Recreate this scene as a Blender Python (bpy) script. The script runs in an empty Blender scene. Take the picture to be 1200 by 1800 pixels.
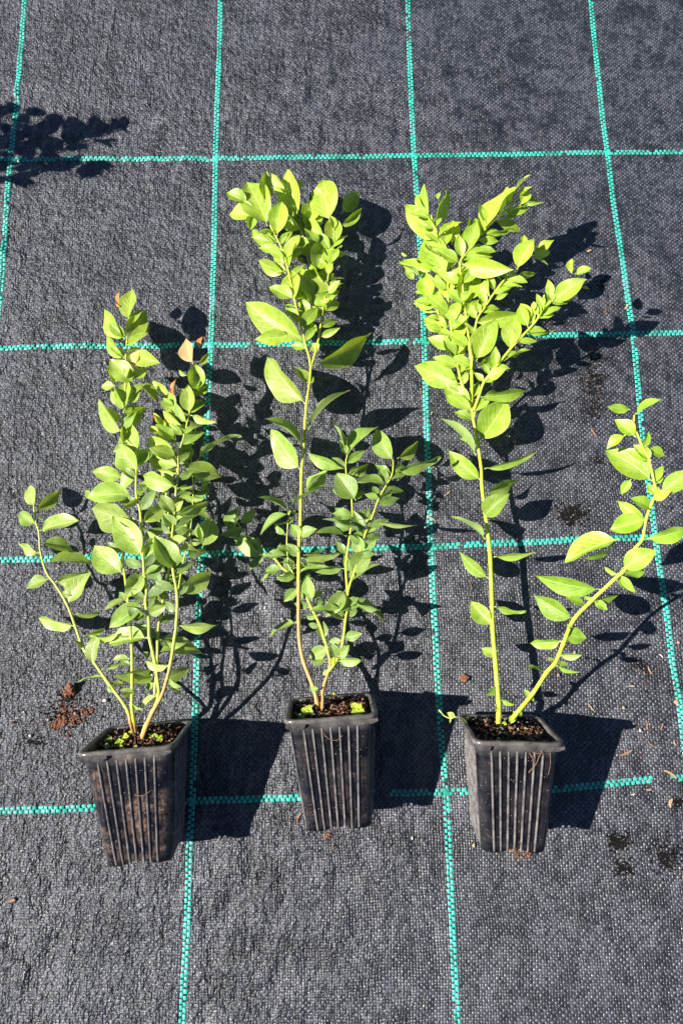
import bpy, math, random
from mathutils import Vector, Matrix, noise
random.seed(7)
S = bpy.context.scene
COL = S.collection
# ------------------------------------------------------------------ camera
CAMZ = 0.7964
cam = bpy.data.objects.new('camera', bpy.data.cameras.new('camera'))
COL.objects.link(cam)
cam.location = (0, 0, CAMZ)
cam.rotation_euler = (0.22529, -0.00645, 0.064786)
cam.data.sensor_fit = 'VERTICAL'; cam.data.sensor_height = 36
cam.data.lens = 24.0
cam.data.clip_start = 0.01; cam.data.clip_end = 50
S.camera = cam
# ------------------------------------------------------------------ sky and sun
SUN = Vector((-1.1315, -0.2027, 1.0)).normalized()          # direction towards the sun
w = bpy.data.worlds.new('World'); S.world = w; w.use_nodes = True
nt = w.node_tree
sky = nt.nodes.new('ShaderNodeTexSky'); sky.sky_type = 'NISHITA'; sky.sun_disc = False
sky.altitude = 2500; sky.air_density = .7; sky.dust_density = .15; sky.ozone_density = 3.0
sky.sun_elevation = math.asin(SUN.z); sky.sun_rotation = math.atan2(SUN.x, SUN.y)
bg = nt.nodes['Background']; bg.inputs['Strength'].default_value = 0.05
nt.links.new(sky.outputs[0], bg.inputs['Color'])
sl = bpy.data.lights.new('sun', 'SUN'); sl.energy = 5.0; sl.angle = math.radians(0.5); sl.color = (1.0, 0.955, 0.88)
so = bpy.data.objects.new('sun', sl); COL.objects.link(so)
so.rotation_euler = (-SUN).to_track_quat('-Z', 'Y').to_euler()
S.view_settings.view_transform = 'Standard'; S.view_settings.look = 'None'
S.view_settings.exposure = 1.15; S.view_settings.gamma = 1.0
S.render.resolution_x = 682; S.render.resolution_y = 1024

# ------------------------------------------------------------------ helpers
R3 = cam.rotation_euler.to_matrix()
def ray(u, v):
    return R3 @ Vector(((u-600)/1200.0, -(v-900)/1200.0, -1.0))
def at(u, v, z):
    d = ray(u, v); t = (z-CAMZ)/d.z
    return Vector((0, 0, CAMZ)) + d*t
def proj(P):
    q = R3.transposed() @ (Vector(P)-Vector((0, 0, CAMZ)))
    return (600+1200*q.x/-q.z, 900-1200*q.y/-q.z)
def link(name, me, mat=None, parent=None, smooth=True):
    o = bpy.data.objects.new(name, me); COL.objects.link(o)
    if mat and not me.materials: me.materials.append(mat)
    if smooth and me.polygons: me.shade_smooth()
    if parent: o.parent = parent
    return o
def mesh(name, vs, fs):
    me = bpy.data.meshes.new(name); me.from_pydata([tuple(v) for v in vs], [], fs); me.update(); return me
def empty(name, loc, label, cat, group=None):
    o = bpy.data.objects.new(name, None); COL.objects.link(o); o.location = loc
    o['label'] = label; o['category'] = cat
    if group: o['group'] = group
    o.empty_display_size = .02
    return o
def tag(o, label=None, cat=None, group=None, kind=None):
    for k, x in (('label', label), ('category', cat), ('group', group), ('kind', kind)):
        if x: o[k] = x
    return o
def ico():
    t = (1+5**.5)/2
    v = [(-1,t,0),(1,t,0),(-1,-t,0),(1,-t,0),(0,-1,t),(0,1,t),(0,-1,-t),(0,1,-t),(t,0,-1),(t,0,1),(-t,0,-1),(-t,0,1)]
    f = [(0,11,5),(0,5,1),(0,1,7),(0,7,10),(0,10,11),(1,5,9),(5,11,4),(11,10,2),(10,7,6),(7,1,8),(3,9,4),(3,4,2),(3,2,6),(3,6,8),(3,8,9),(4,9,5),(2,4,11),(6,2,10),(8,6,7),(9,8,1)]
    return [Vector(p).normalized() for p in v], f
IV, IF = ico()
def blob(vs, fs, c, r, rnd=.35, sq=(1, 1, 1)):
    b = len(vs)
    rot = Matrix.Rotation(random.uniform(0, 6.28), 3, Vector((random.random()-.5, random.random()-.5, random.random()-.5)).normalized())
    for p in IV:
        q = rot @ p
        k = r*(1+random.uniform(-rnd, rnd))
        vs.append(Vector(c)+Vector((q.x*sq[0], q.y*sq[1], q.z*sq[2]))*k)
    fs.extend([tuple(b+i for i in f) for f in IF])
def tube(pts, rads, seg=8, cap=True):
    vs = []; fs = []
    n = len(pts)
    prev = None
    for i, p in enumerate(pts):
        t = (pts[min(i+1, n-1)]-pts[max(i-1, 0)]).normalized()
        if prev is None:
            a = t.orthogonal().normalized()
        else:
            a = (prev - t*prev.dot(t)).normalized()
        prev = a; b = t.cross(a)
        for k in range(seg):
            an = 6.28318*k/seg
            vs.append(p+(a*math.cos(an)+b*math.sin(an))*rads[i])
    for i in range(n-1):
        for k in range(seg):
            k2 = (k+1) % seg
            fs.append((i*seg+k, i*seg+k2, (i+1)*seg+k2, (i+1)*seg+k))
    if cap:
        fs.append(tuple(reversed(range(seg)))); fs.append(tuple((n-1)*seg+k for k in range(seg)))
    return vs, fs
def catmull(P, sub=5):
    out = []
    n = len(P)
    for i in range(n-1):
        p0 = P[max(i-1, 0)]; p1 = P[i]; p2 = P[i+1]; p3 = P[min(i+2, n-1)]
        for k in range(sub):
            t = k/sub
            out.append(0.5*((2*p1)+(p2-p0)*t+(2*p0-5*p1+4*p2-p3)*t*t+(-p0+3*p1-3*p2+p3)*t**3))
    out.append(P[-1]); return out

# ------------------------------------------------------------------ materials
class NT:
    def __init__(s, name):
        s.m = bpy.data.materials.new(name); s.m.use_nodes = True
        s.t = s.m.node_tree; s.b = s.t.nodes['Principled BSDF']; s.out = s.t.nodes['Material Output']
    def n(s, ty, **kw):
        x = s.t.nodes.new(ty)
        for k, v in kw.items(): setattr(x, k, v)
        return x
    def l(s, a, b): s.t.links.new(a, b)
    def put(s, sock, v):
        if isinstance(v, (int, float)): sock.default_value = v
        elif isinstance(v, tuple): sock.default_value = v if len(v) == 4 or sock.type == 'VECTOR' else v+(1,)
        else: s.l(v, sock)
    def math(s, op, a, b=0.0, clamp=False):
        x = s.n('ShaderNodeMath', operation=op, use_clamp=clamp); s.put(x.inputs[0], a); s.put(x.inputs[1], b); return x.outputs[0]
    def noise(s, vec, scale, detail=3, rough=.55, out='Fac'):
        x = s.n('ShaderNodeTexNoise'); s.l(vec, x.inputs['Vector']); x.inputs['Scale'].default_value = scale
        x.inputs['Detail'].default_value = detail; x.inputs['Roughness'].default_value = rough
        return x.outputs[out]
    def mix(s, f, a, b):
        x = s.n('ShaderNodeMix', data_type='RGBA'); s.put(x.inputs[0], f); s.put(x.inputs[6], a); s.put(x.inputs[7], b); return x.outputs[2]
    def ramp(s, f, lo, hi):
        x = s.n('ShaderNodeMapRange'); s.put(x.inputs[0], f); x.inputs[1].default_value = lo; x.inputs[2].default_value = hi; return x.outputs[0]
    def bump(s, h, strength, dist, normal=None):
        x = s.n('ShaderNodeBump'); x.inputs['Strength'].default_value = strength; x.inputs['Distance'].default_value = dist
        s.l(h, x.inputs['Height'])
        if normal: s.l(normal, x.inputs['Normal'])
        return x.outputs[0]
    def coord(s, which='Object'): return s.n('ShaderNodeTexCoord').outputs[which]

PITCH = 0.0030
GA = 0.0833
def cloth_mat():
    s = NT('woven_black_cloth')
    c = s.coord('Object')
    rot = s.n('ShaderNodeVectorRotate', rotation_type='Z_AXIS'); s.l(c, rot.inputs['Vector']); rot.inputs['Angle'].default_value = -GA
    wob = s.noise(c, 6, 2, .5, 'Color')
    sub = s.n('ShaderNodeVectorMath', operation='SUBTRACT'); s.l(wob, sub.inputs[0]); sub.inputs[1].default_value = (.5, .5, .5)
    sc = s.n('ShaderNodeVectorMath', operation='SCALE'); s.l(sub.outputs[0], sc.inputs[0]); sc.inputs['Scale'].default_value = .02
    wob2 = s.noise(c, 160, 1, .5, 'Color')
    sc2 = s.n('ShaderNodeVectorMath', operation='SUBTRACT'); s.l(wob2, sc2.inputs[0]); sc2.inputs[1].default_value = (.5, .5, .5)
    sc3 = s.n('ShaderNodeVectorMath', operation='SCALE'); s.l(sc2.outputs[0], sc3.inputs[0]); sc3.inputs['Scale'].default_value = .0022
    ad = s.n('ShaderNodeVectorMath', operation='ADD'); s.l(rot.outputs[0], ad.inputs[0]); s.l(sc.outputs[0], ad.inputs[1])
    ad2 = s.n('ShaderNodeVectorMath', operation='ADD'); s.l(ad.outputs[0], ad2.inputs[0]); s.l(sc3.outputs[0], ad2.inputs[1])
    sp = s.n('ShaderNodeSeparateXYZ'); s.l(ad2.outputs[0], sp.inputs[0])
    x = s.math('DIVIDE', sp.outputs[0], PITCH); y = s.math('DIVIDE', sp.outputs[1], PITCH*.93)
    ix = s.math('FLOOR', x); iy = s.math('FLOOR', y); fx = s.math('FRACT', x); fy = s.math('FRACT', y)
    par = s.math('MODULO', s.math('ABSOLUTE', s.math('ADD', ix, iy)), 2)
    sx = s.math('POWER', s.math('SINE', s.math('MULTIPLY', fx, math.pi)), .6)
    sy = s.math('POWER', s.math('SINE', s.math('MULTIPLY', fy, math.pi)), .6)
    pil = s.math('MULTIPLY', sx, sy)
    h = s.math('MULTIPLY', pil, s.math('ADD', s.math('MULTIPLY', par, .55), .45))
    cb = s.n('ShaderNodeCombineXYZ'); s.l(ix, cb.inputs[0]); s.l(iy, cb.inputs[1])
    wn = s.n('ShaderNodeTexWhiteNoise', noise_dimensions='2D'); s.l(cb.outputs[0], wn.inputs['Vector'])
    big = s.noise(c, 9, 4, .6)
    mid = s.noise(c, 55, 3, .6)
    fine = s.noise(c, 520, 3, .7)
    # colour: dusty charcoal tapes; the lower tape of each crossing is darker
    dust = s.math('ADD', s.math('MULTIPLY', big, .75), s.math('MULTIPLY', mid, .9))
    lx = s.n('ShaderNodeSeparateXYZ'); s.l(c, lx.inputs[0])
    lft = s.ramp(s.math('ADD', lx.outputs[0], s.math('MULTIPLY', big, .8)), .55, -.05)
    dust = s.math('ADD', s.ramp(dust, .62, .98), s.math('MULTIPLY', lft, .32))
    d2 = s.math('MULTIPLY', s.math('ADD', dust, .25), s.math('ADD', s.math('MULTIPLY', wn.outputs['Value'], .95), .35))
    stk = s.n('ShaderNodeMapping'); s.l(c, stk.inputs[0]); stk.inputs['Scale'].default_value = (150, 26, 1)
    stn = s.ramp(s.noise(stk.outputs[0], 1, 3, .6), .3, .7)
    d2 = s.math('MULTIPLY', d2, s.math('ADD', stn, .5))
    crm0 = s.n('ShaderNodeMapping'); s.l(c, crm0.inputs[0]); crm0.inputs['Scale'].default_value = (1.25, .8, 1)
    rdg = s.ramp(s.noise(crm0.outputs[0], 150, 3, .62), .40, .58)
    d2 = s.math('MULTIPLY', d2, s.math('ADD', s.math('MULTIPLY', rdg, 1.1), .45))  # dust kept to crumple ridges; shade of the pits put into the colour
    blo = s.ramp(s.noise(c, 26, 4, .65), .36, .62)
    d2 = s.math('MULTIPLY', d2, s.math('ADD', s.math('MULTIPLY', blo, 1.2), .30))
    d2 = s.math('MULTIPLY', d2, s.math('ADD', s.math('MULTIPLY', par, .72), .30), True)
    col = s.mix(d2, (.003, .004, .007), (.108, .112, .134))
    gap = s.math('ADD', s.ramp(pil, .10, .55), s.math('MULTIPLY', par, .35), True)
    holes = s.mix(gap, (.002, .002, .004), col)
    # damp brown-black soil smears that hug the weave
    sm = s.ramp(s.noise(c, 14, 5, .75), .66, .74)
    holes = s.mix(s.math('MULTIPLY', sm, s.math('MULTIPLY', wn.outputs['Value'], .75)), holes, (.02, .014, .012))
    spk = s.ramp(s.noise(c, 900, 2, .5), .74, .78)
    holes = s.mix(s.math('MULTIPLY', spk, .45), holes, (.35, .28, .22))
    s.l(holes, s.b.inputs['Base Color'])
    s.put(s.b.inputs['Roughness'], s.math('ADD', s.math('MULTIPLY', fine, .34), .24))
    s.b.inputs['Specular IOR Level'].default_value = .72
    hh = s.math('ADD', h, s.math('MULTIPLY', fine, .35))
    hh = s.math('ADD', hh, s.math('MULTIPLY', s.math('MULTIPLY', pil, wn.outputs['Value']), .3))
    nb = s.bump(hh, .7, .0010)
    sx_ = s.n('ShaderNodeSeparateXYZ'); s.l(c, sx_.inputs[0])
    left = s.ramp(s.math('ADD', sx_.outputs[0], s.math('MULTIPLY', big, .7)), .52, .02)
    crm = s.n('ShaderNodeMapping'); s.l(c, crm.inputs[0]); crm.inputs['Scale'].default_value = (1.25, .8, 1)
    crn = s.noise(crm.outputs[0], 150, 3, .62)
    crum = s.math('MULTIPLY', crn, s.math('ADD', s.math('MULTIPLY', left, 1.0), .10))
    b2 = s.n('ShaderNodeBump'); b2.inputs['Strength'].default_value = .9; b2.inputs['Distance'].default_value = .0085
    s.l(crum, b2.inputs['Height']); s.l(nb, b2.inputs['Normal'])
    s.l(b2.outputs[0], s.b.inputs['Normal'])
    return s.m
def stripe_mat():
    s = NT('green_woven_tape'); c = s.coord('Object')
    n = s.noise(c, 300, 3, .6); b = s.noise(c, 30, 3, .6)
    col = s.mix(n, (.020, .36, .265), (.075, .66, .52))
    col = s.mix(s.math('MULTIPLY', s.ramp(b, .48, .68), .8), col, (.02, .15, .115))
    sp = s.ramp(s.noise(c, 1100, 2, .5), .62, .7)
    col = s.mix(s.math('MULTIPLY', sp, .35), col, (.03, .06, .06))
    s.l(col, s.b.inputs['Base Color']); s.b.inputs['Roughness'].default_value = .38
    s.l(s.bump(n, .4, .0005), s.b.inputs['Normal'])
    return s.m
def leaf_mat():
    s = NT('leaf_blade')
    oi = s.n('ShaderNodeObjectInfo'); uv = s.coord('UV'); ob = s.coord('Object')
    sp = s.n('ShaderNodeSeparateXYZ'); s.l(uv, sp.inputs[0])
    u = s.math('ABSOLUTE', s.math('SUBTRACT', sp.outputs[0], .5)); v = sp.outputs[1]      # u 0..0.5
    midr = s.ramp(u, .05, .012)
    ph = s.math('SUBTRACT', s.math('MULTIPLY', v, 7.0), s.math('MULTIPLY', s.math('POWER', u, .8), 5.2))
    tri = s.math('ABSOLUTE', s.math('SUBTRACT', s.math('FRACT', ph), .5))
    vein = s.math('MULTIPLY', s.ramp(tri, .10, .02), s.ramp(u, .5, .3))
    n1 = s.noise(ob, 170, 3, .6); n2 = s.noise(ob, 60, 2, .5); n3 = s.noise(ob, 900, 2, .6)
    base = oi.outputs['Color']
    dk = s.n('ShaderNodeHueSaturation'); s.l(base, dk.inputs['Color']); dk.inputs['Value'].default_value = .72; dk.inputs['Hue'].default_value = .515
    col = s.mix(s.ramp(n1, .38, .75), base, dk.outputs[0])
    lt = s.n('ShaderNodeHueSaturation'); s.l(base, lt.inputs['Color']); lt.inputs['Value'].default_value = 1.3; lt.inputs['Saturation'].default_value = .86; lt.inputs['Hue'].default_value = .49
    col = s.mix(s.math('MULTIPLY', s.ramp(n2, .45, .8), .7), col, lt.outputs[0])
    col = s.mix(s.math('MAXIMUM', s.math('MULTIPLY', midr, .95), s.math('MULTIPLY', vein, .4)), col, lt.outputs[0])
    edge = s.ramp(u, .455, .49)
    col = s.mix(s.math('MULTIPLY', edge, .6), col, lt.outputs[0])
    geo = s.n('ShaderNodeNewGeometry')
    pale = s.mix(.35, col, (.42, .50, .30))
    col = s.mix(geo.outputs['Backfacing'], col, pale)
    spots = s.ramp(s.noise(ob, 240, 1, .4), .80, .83)
    col = s.mix(s.math('MULTIPLY', spots, .55), col, (.22, .13, .02))
    rr = s.ramp(oi.outputs['Random'], .72, .9)
    tipb = s.math('MULTIPLY', s.ramp(s.math('ADD', v, s.math('MULTIPLY', n1, .12)), .95, 1.02), rr)
    col = s.mix(s.math('MULTIPLY', tipb, .8), col, (.30, .15, .03))
    s.l(col, s.b.inputs['Base Color'])
    s.put(s.b.inputs['Roughness'], s.math('ADD', s.math('MULTIPLY', n3, .2), .32))
    s.b.inputs['Specular IOR Level'].default_value = .55
    h = s.math('ADD', s.math('MULTIPLY', vein, -.5), s.math('ADD', s.math('MULTIPLY', midr, -.8), s.math('MULTIPLY', n1, .9)))
    s.l(s.bump(h, .55, .0008), s.b.inputs['Normal'])
    tr = s.n('ShaderNodeBsdfTranslucent')
    tc = s.n('ShaderNodeHueSaturation'); s.l(col, tc.inputs['Color']); tc.inputs['Hue'].default_value = .487; tc.inputs['Saturation'].default_value = 1.15; tc.inputs['Value'].default_value = 1.25
    s.l(tc.outputs[0], tr.inputs['Color'])
    mx = s.n('ShaderNodeMixShader'); mx.inputs[0].default_value = .32
    s.l(s.b.outputs[0], mx.inputs[1]); s.l(tr.outputs[0], mx.inputs[2]); s.l(mx.outputs[0], s.out.inputs['Surface'])
    return s.m
def stem_mat():
    s = NT('stem_bark'); at_ = s.n('ShaderNodeAttribute'); at_.attribute_name = 'green'
    ob = s.coord('Object'); n = s.noise(ob, 260, 3, .6); oi = s.n('ShaderNodeObjectInfo')
    mp = s.n('ShaderNodeMapping'); s.l(ob, mp.inputs[0]); mp.inputs['Scale'].default_value = (900, 60, 900)
    st = s.noise(mp.outputs[0], 1, 2, .6)
    br = s.mix(st, (.30, .13, .045), (.62, .40, .12))
    dk = s.n('ShaderNodeHueSaturation'); s.l(oi.outputs['Color'], dk.inputs['Color']); dk.inputs['Value'].default_value = .68
    gr = s.mix(n, dk.outputs[0], oi.outputs['Color'])
    f = s.ramp(s.math('ADD', at_.outputs['Fac'], s.math('MULTIPLY', s.math('SUBTRACT', n, .5), .5)), .3, .7)
    col = s.mix(f, br, gr)
    s.l(col, s.b.inputs['Base Color']); s.b.inputs['Roughness'].default_value = .5
    s.l(s.bump(st, .4, .0006), s.b.inputs['Normal'])
    return s.m
def pot_mat():
    s = NT('dusty_black_plastic'); c = s.coord('Object')
    n1 = s.noise(c, 42, 5, .65); n2 = s.noise(c, 260, 4, .65); n3 = s.noise(c, 18, 3, .6)
    mp = s.n('ShaderNodeMapping'); s.l(c, mp.inputs[0]); mp.inputs['Scale'].default_value = (420, 420, 30)
    st = s.noise(mp.outputs[0], 1, 3, .6)
    col = s.mix(s.ramp(n1, .38, .72), (.003, .003, .005), (.020, .019, .023))
    oi = s.n('ShaderNodeObjectInfo')
    mud = s.math('MULTIPLY', s.ramp(s.math('ADD', s.math('MULTIPLY', n3, .5), s.math('MULTIPLY', n1, .8)), .64, .84), oi.outputs['Alpha'])
    col = s.mix(s.math('MULTIPLY', s.math('MULTIPLY', mud, s.ramp(n2, .36, .62)), s.ramp(st, .2, .6)), col, (.24, .15, .10))
    col = s.mix(s.math('MULTIPLY', s.ramp(st, .60, .8), .35), col, (.12, .11, .11))
    sp = s.n('ShaderNodeSeparateXYZ'); s.l(c, sp.inputs[0])
    rimdust = s.math('MULTIPLY', s.ramp(sp.outputs[2], -.016, -.001), s.ramp(n1, .25, .6))
    col = s.mix(s.math('MULTIPLY', rimdust, .6), col, (.24, .22, .20))
    fl = s.ramp(s.noise(c, 620, 1, .4), .73, .77)
    col = s.mix(s.math('MULTIPLY', fl, .8), col, (.38, .30, .24))
    s.l(col, s.b.inputs['Base Color'])
    s.put(s.b.inputs['Roughness'], s.math('ADD', s.math('MULTIPLY', n2, .22), .15))
    s.b.inputs['Specular IOR Level'].default_value = .42
    s.l(s.bump(s.math('ADD', n2, s.math('MULTIPLY', st, .6)), .22, .0005), s.b.inputs['Normal'])
    return s.m
def simple(name, a, b, scale, rough=.85, bump=.8, dist=.001):
    s = NT(name); c = s.coord('Object'); n = s.noise(c, scale, 4, .65); n2 = s.noise(c, scale*4, 3, .6)
    col = s.mix(s.ramp(n, .32, .68), a, b); s.l(col, s.b.inputs['Base Color']); s.b.inputs['Roughness'].default_value = rough; s.b.inputs['Specular IOR Level'].default_value = .2
    s.l(s.bump(n2, bump, dist), s.b.inputs['Normal']); return s.m
M_CLOTH = cloth_mat(); M_STRIPE = stripe_mat(); M_LEAF = leaf_mat(); M_STEM = stem_mat(); M_POT = pot_mat()
M_RIB = simple('dusty_lit_rib_plastic', (.045, .042, .045), (.20, .18, .17), 120, .32, .3)  # ribs paler than the wall: dust plus their lit edges put into the colour
M_SOIL = simple('dark_potting_soil', (.008, .006, .005), (.045, .026, .018), 300)
M_CRUMB = simple('black_soil_crumb', (.0015, .0012, .0012), (.012, .008, .006), 400)
M_BRICK = simple('red_brown_clay_crumb', (.10, .035, .020), (.33, .15, .085), 350)
M_TAN = simple('tan_wood', (.30, .18, .10), (.58, .40, .25), 300, .7)
M_PALE = simple('pale_grit', (.45, .40, .32), (.78, .72, .60), 300, .7)
M_GREYP = simple('grey_grit', (.12, .12, .11), (.30, .29, .26), 300, .7)
M_ROOT = simple('rust_root', (.20, .09, .05), (.46, .25, .16), 400, .7)

# ------------------------------------------------------------------ ground cloth
def gh(x, y):
    m = min(1, max(0, (.30-x)/.6))                           # the left side of the cloth is more crumpled
    m = .16+.84*m; m *= 1.25 if y < -.12 else 1.0 if y > -.05 else 1.0+.25*(-.05-y)/.07
    a = noise.noise(Vector((x*70, y*30, 1.3)))*.0046+noise.noise(Vector((x*130, y*95, 5.1)))*.0026
    msk = .25+.9*max(0, noise.noise(Vector((x*7+3, y*7, 2.2)))+.35)
    b = noise.noise(Vector((x*9, y*9, 8.8)))*.0022
    return (a*m*msk+b*.6)
def ground():
    def axis(lo, hi, step, far):
        a = []
        x = lo
        while x <= hi+1e-6: a.append(x); x += step
        s = step; L = []; x = lo
        while x > -far: s *= 1.5; x -= s; L.append(x)
        s = step; Rr = []; x = a[-1]
        while x < far: s *= 1.5; x += s; Rr.append(x)
        return L[::-1]+a+Rr
    xs = axis(-.58, .60, .0035, 6); ys = axis(-.36, .80, .0035, 6)
    vs = [(x, y, gh(x, y)) for y in ys for x in xs]
    nx = len(xs)
    fs = [(j*nx+i, j*nx+i+1, (j+1)*nx+i+1, (j+1)*nx+i) for j in range(len(ys)-1) for i in range(nx-1)]
    o = link('ground_cloth', mesh('ground_cloth', vs, fs), M_CLOTH)
    return tag(o, 'black woven ground cover cloth with a grid of green lines', None, None, 'structure')
GROUND = ground()
def pillow(vs, fs, c, ax, ay, hz):
    # a raised tape crossing: flat-topped 4x4 vertex cushion
    b = len(vs)
    for j, (t, hh) in enumerate(((-.5, 0), (-.28, 1), (.28, 1), (.5, 0))):
        for i, (s_, h2) in enumerate(((-.5, .35), (-.3, 1), (.3, 1), (.5, .35))):
            p = c+ax*s_+ay*t
            z = gh(p.x, p.y)+.00025+hz*min(hh, 1)*h2
            vs.append(Vector((p.x, p.y, z)))
    for j in range(3):
        for i in range(3):
            fs.append((b+j*4+i, b+j*4+i+1, b+(j+1)*4+i+1, b+(j+1)*4+i))
def stripe(pts, gaps=(), wear=.02):
    P = catmull([at(u, v, 0) for u, v in pts], 8)
    L = [0]
    for a, b in zip(P, P[1:]): L.append(L[-1]+(b-a).length)
    vs = []; fs = []
    d = 0; k = 0; i = 0
    while d < L[-1]-PITCH:
        while L[i+1] < d: i += 1
        t = (d-L[i])/(L[i+1]-L[i]); p = P[i].lerp(P[i+1], t)
        tg = (P[min(i+2, len(P)-1)]-P[max(i-1, 0)]).normalized(); no = Vector((-tg.y, tg.x, 0))
        u, v = proj(p)
        skip = any(a <= u <= b and c <= v <= e for a, b, c, e in gaps)
        worn = wear+.35*max(0, noise.noise(Vector((p.x*30, p.y*30, 4)))-.35)
        if not (skip and random.random() < .88) and random.random() > worn:
            row = k % 2
            off = (row-.5)*PITCH*1.22
            ln = PITCH*random.uniform(1.15, 1.5)
            c = p+no*(off+random.uniform(-.0002, .0002))
            pillow(vs, fs, c, tg*ln, no*PITCH*random.uniform(1.08, 1.24), .0007)
        d += PITCH*.985; k += 1
    o = link('green_stripe', mesh('green_stripe', vs, fs), M_STRIPE, GROUND)
    return o
V0 = [(46, -20), (36, 100), (27, 206), (20, 281), (12, 390), (2, 500), (-12, 620)]
V1 = [(388, -20), (386, 90), (381, 206), (379, 278), (378, 380), (375, 490), (371, 608), (364, 740), (359, 880), (355, 972), (349, 1080), (345, 1200), (341, 1310), (338, 1408), (333, 1500), (331, 1592), (324, 1720), (318, 1830)]
V2 = [(716, -20), (719, 80), (724, 206), (728, 273), (734, 370), (741, 490), (745, 600), (748, 700), (750, 780), (754, 880), (757, 962), (763, 1080), (768, 1180), (773, 1270), (779, 1345), (784, 1392), (788, 1480), (793, 1592), (799, 1720), (806, 1830)]
V3 = [(1036, -20), (1046, 90), (1058, 206), (1067, 268), (1078, 360), (1092, 450), (1104, 530), (1112, 588), (1119, 660), (1126, 740), (1134, 820), (1143, 880), (1152, 950), (1163, 1030), (1173, 1100), (1180, 1160), (1192, 1230), (1201, 1300), (1215, 1400), (1240, 1580)]
H1 = [(-20, 281), (60, 280), (200, 279), (379, 278), (540, 276), (728, 273), (900, 271), (1067, 268), (1220, 266)]
H2 = [(-20, 612), (100, 609), (200, 608), (371, 607), (480, 605), (600, 603), (690, 601), (745, 600), (830, 599), (920, 591), (1000, 588), (1060, 588), (1112, 587), (1220, 584)]
H3 = [(-20, 984), (60, 983), (150, 979), (250, 977), (355, 974), (500, 968), (620, 964), (757, 961), (850, 956), (960, 952), (1010, 948), (1080, 946), (1152, 944), (1220, 941)]
H4 = [(-20, 1426), (60, 1423), (160, 1420), (240, 1414), (338, 1408), (420, 1405), (520, 1402), (640, 1396), (720, 1393), (784, 1392), (870, 1390), (960, 1388), (1040, 1381), (1100, 1374), (1145, 1370), (1220, 1366)]
for pts, gaps in ((V0, ()), (V1, ()), (V2, ()), (V3, ()), (H1, ()), (H2, ((440, 450, 0, 999), (718, 728, 0, 999), (745, 752, 0, 999))), (H3, ((805, 818, 0, 2000),)), (H4, ((656, 686, 0, 2000), (1148, 1186, 0, 2000)))):
    stripe(pts, gaps)
vs = []; fs = []
for (u, v) in ((20, 281), (379, 278), (728, 273), (1067, 268), (371, 607), (745, 600), (1112, 587), (355, 974), (757, 961), (1152, 944), (338, 1408), (784, 1392)):
    pillow(vs, fs, at(u, v, 0), Vector((PITCH*2.4, 0, 0)), Vector((0, PITCH*2.4, 0)), .0009)
link('green_crossing', mesh('green_crossing', vs, fs), M_STRIPE, GROUND)

# ------------------------------------------------------------------ pots
def ring(half, r, z, seg=5, side=8):
    pts = []
    for q in range(4):
        a0 = math.pi/2*q
        cx = (half-r)*(1 if q in (0, 3) else -1); cy = (half-r)*(1 if q in (0, 1) else -1)
        for k in range(seg+1):
            a = a0+math.pi/2*k/seg
            pts.append(Vector((cx+r*math.cos(a), cy+r*math.sin(a), z)))
        nq = (q+1) % 4; nx = (half-r)*(1 if nq in (0, 3) else -1); ny = (half-r)*(1 if nq in (0, 1) else -1)
        e = pts[-1].copy(); a1 = math.pi/2*nq
        f = Vector((nx+r*math.cos(a1), ny+r*math.sin(a1), z))
        for k in range(1, side): pts.append(e.lerp(f, k/side))
    return pts
def loft(rings, close_last=False):
    vs = [p for r in rings for p in r]; n = len(rings[0]); fs = []
    for i in range(len(rings)-1):
        for k in range(n):
            k2 = (k+1) % n
            fs.append((i*n+k, i*n+k2, (i+1)*n+k2, (i+1)*n+k))
    if close_last: fs.append(tuple((len(rings)-1)*n+k for k in range(n)))
    return vs, fs
class Pot: pass
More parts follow.
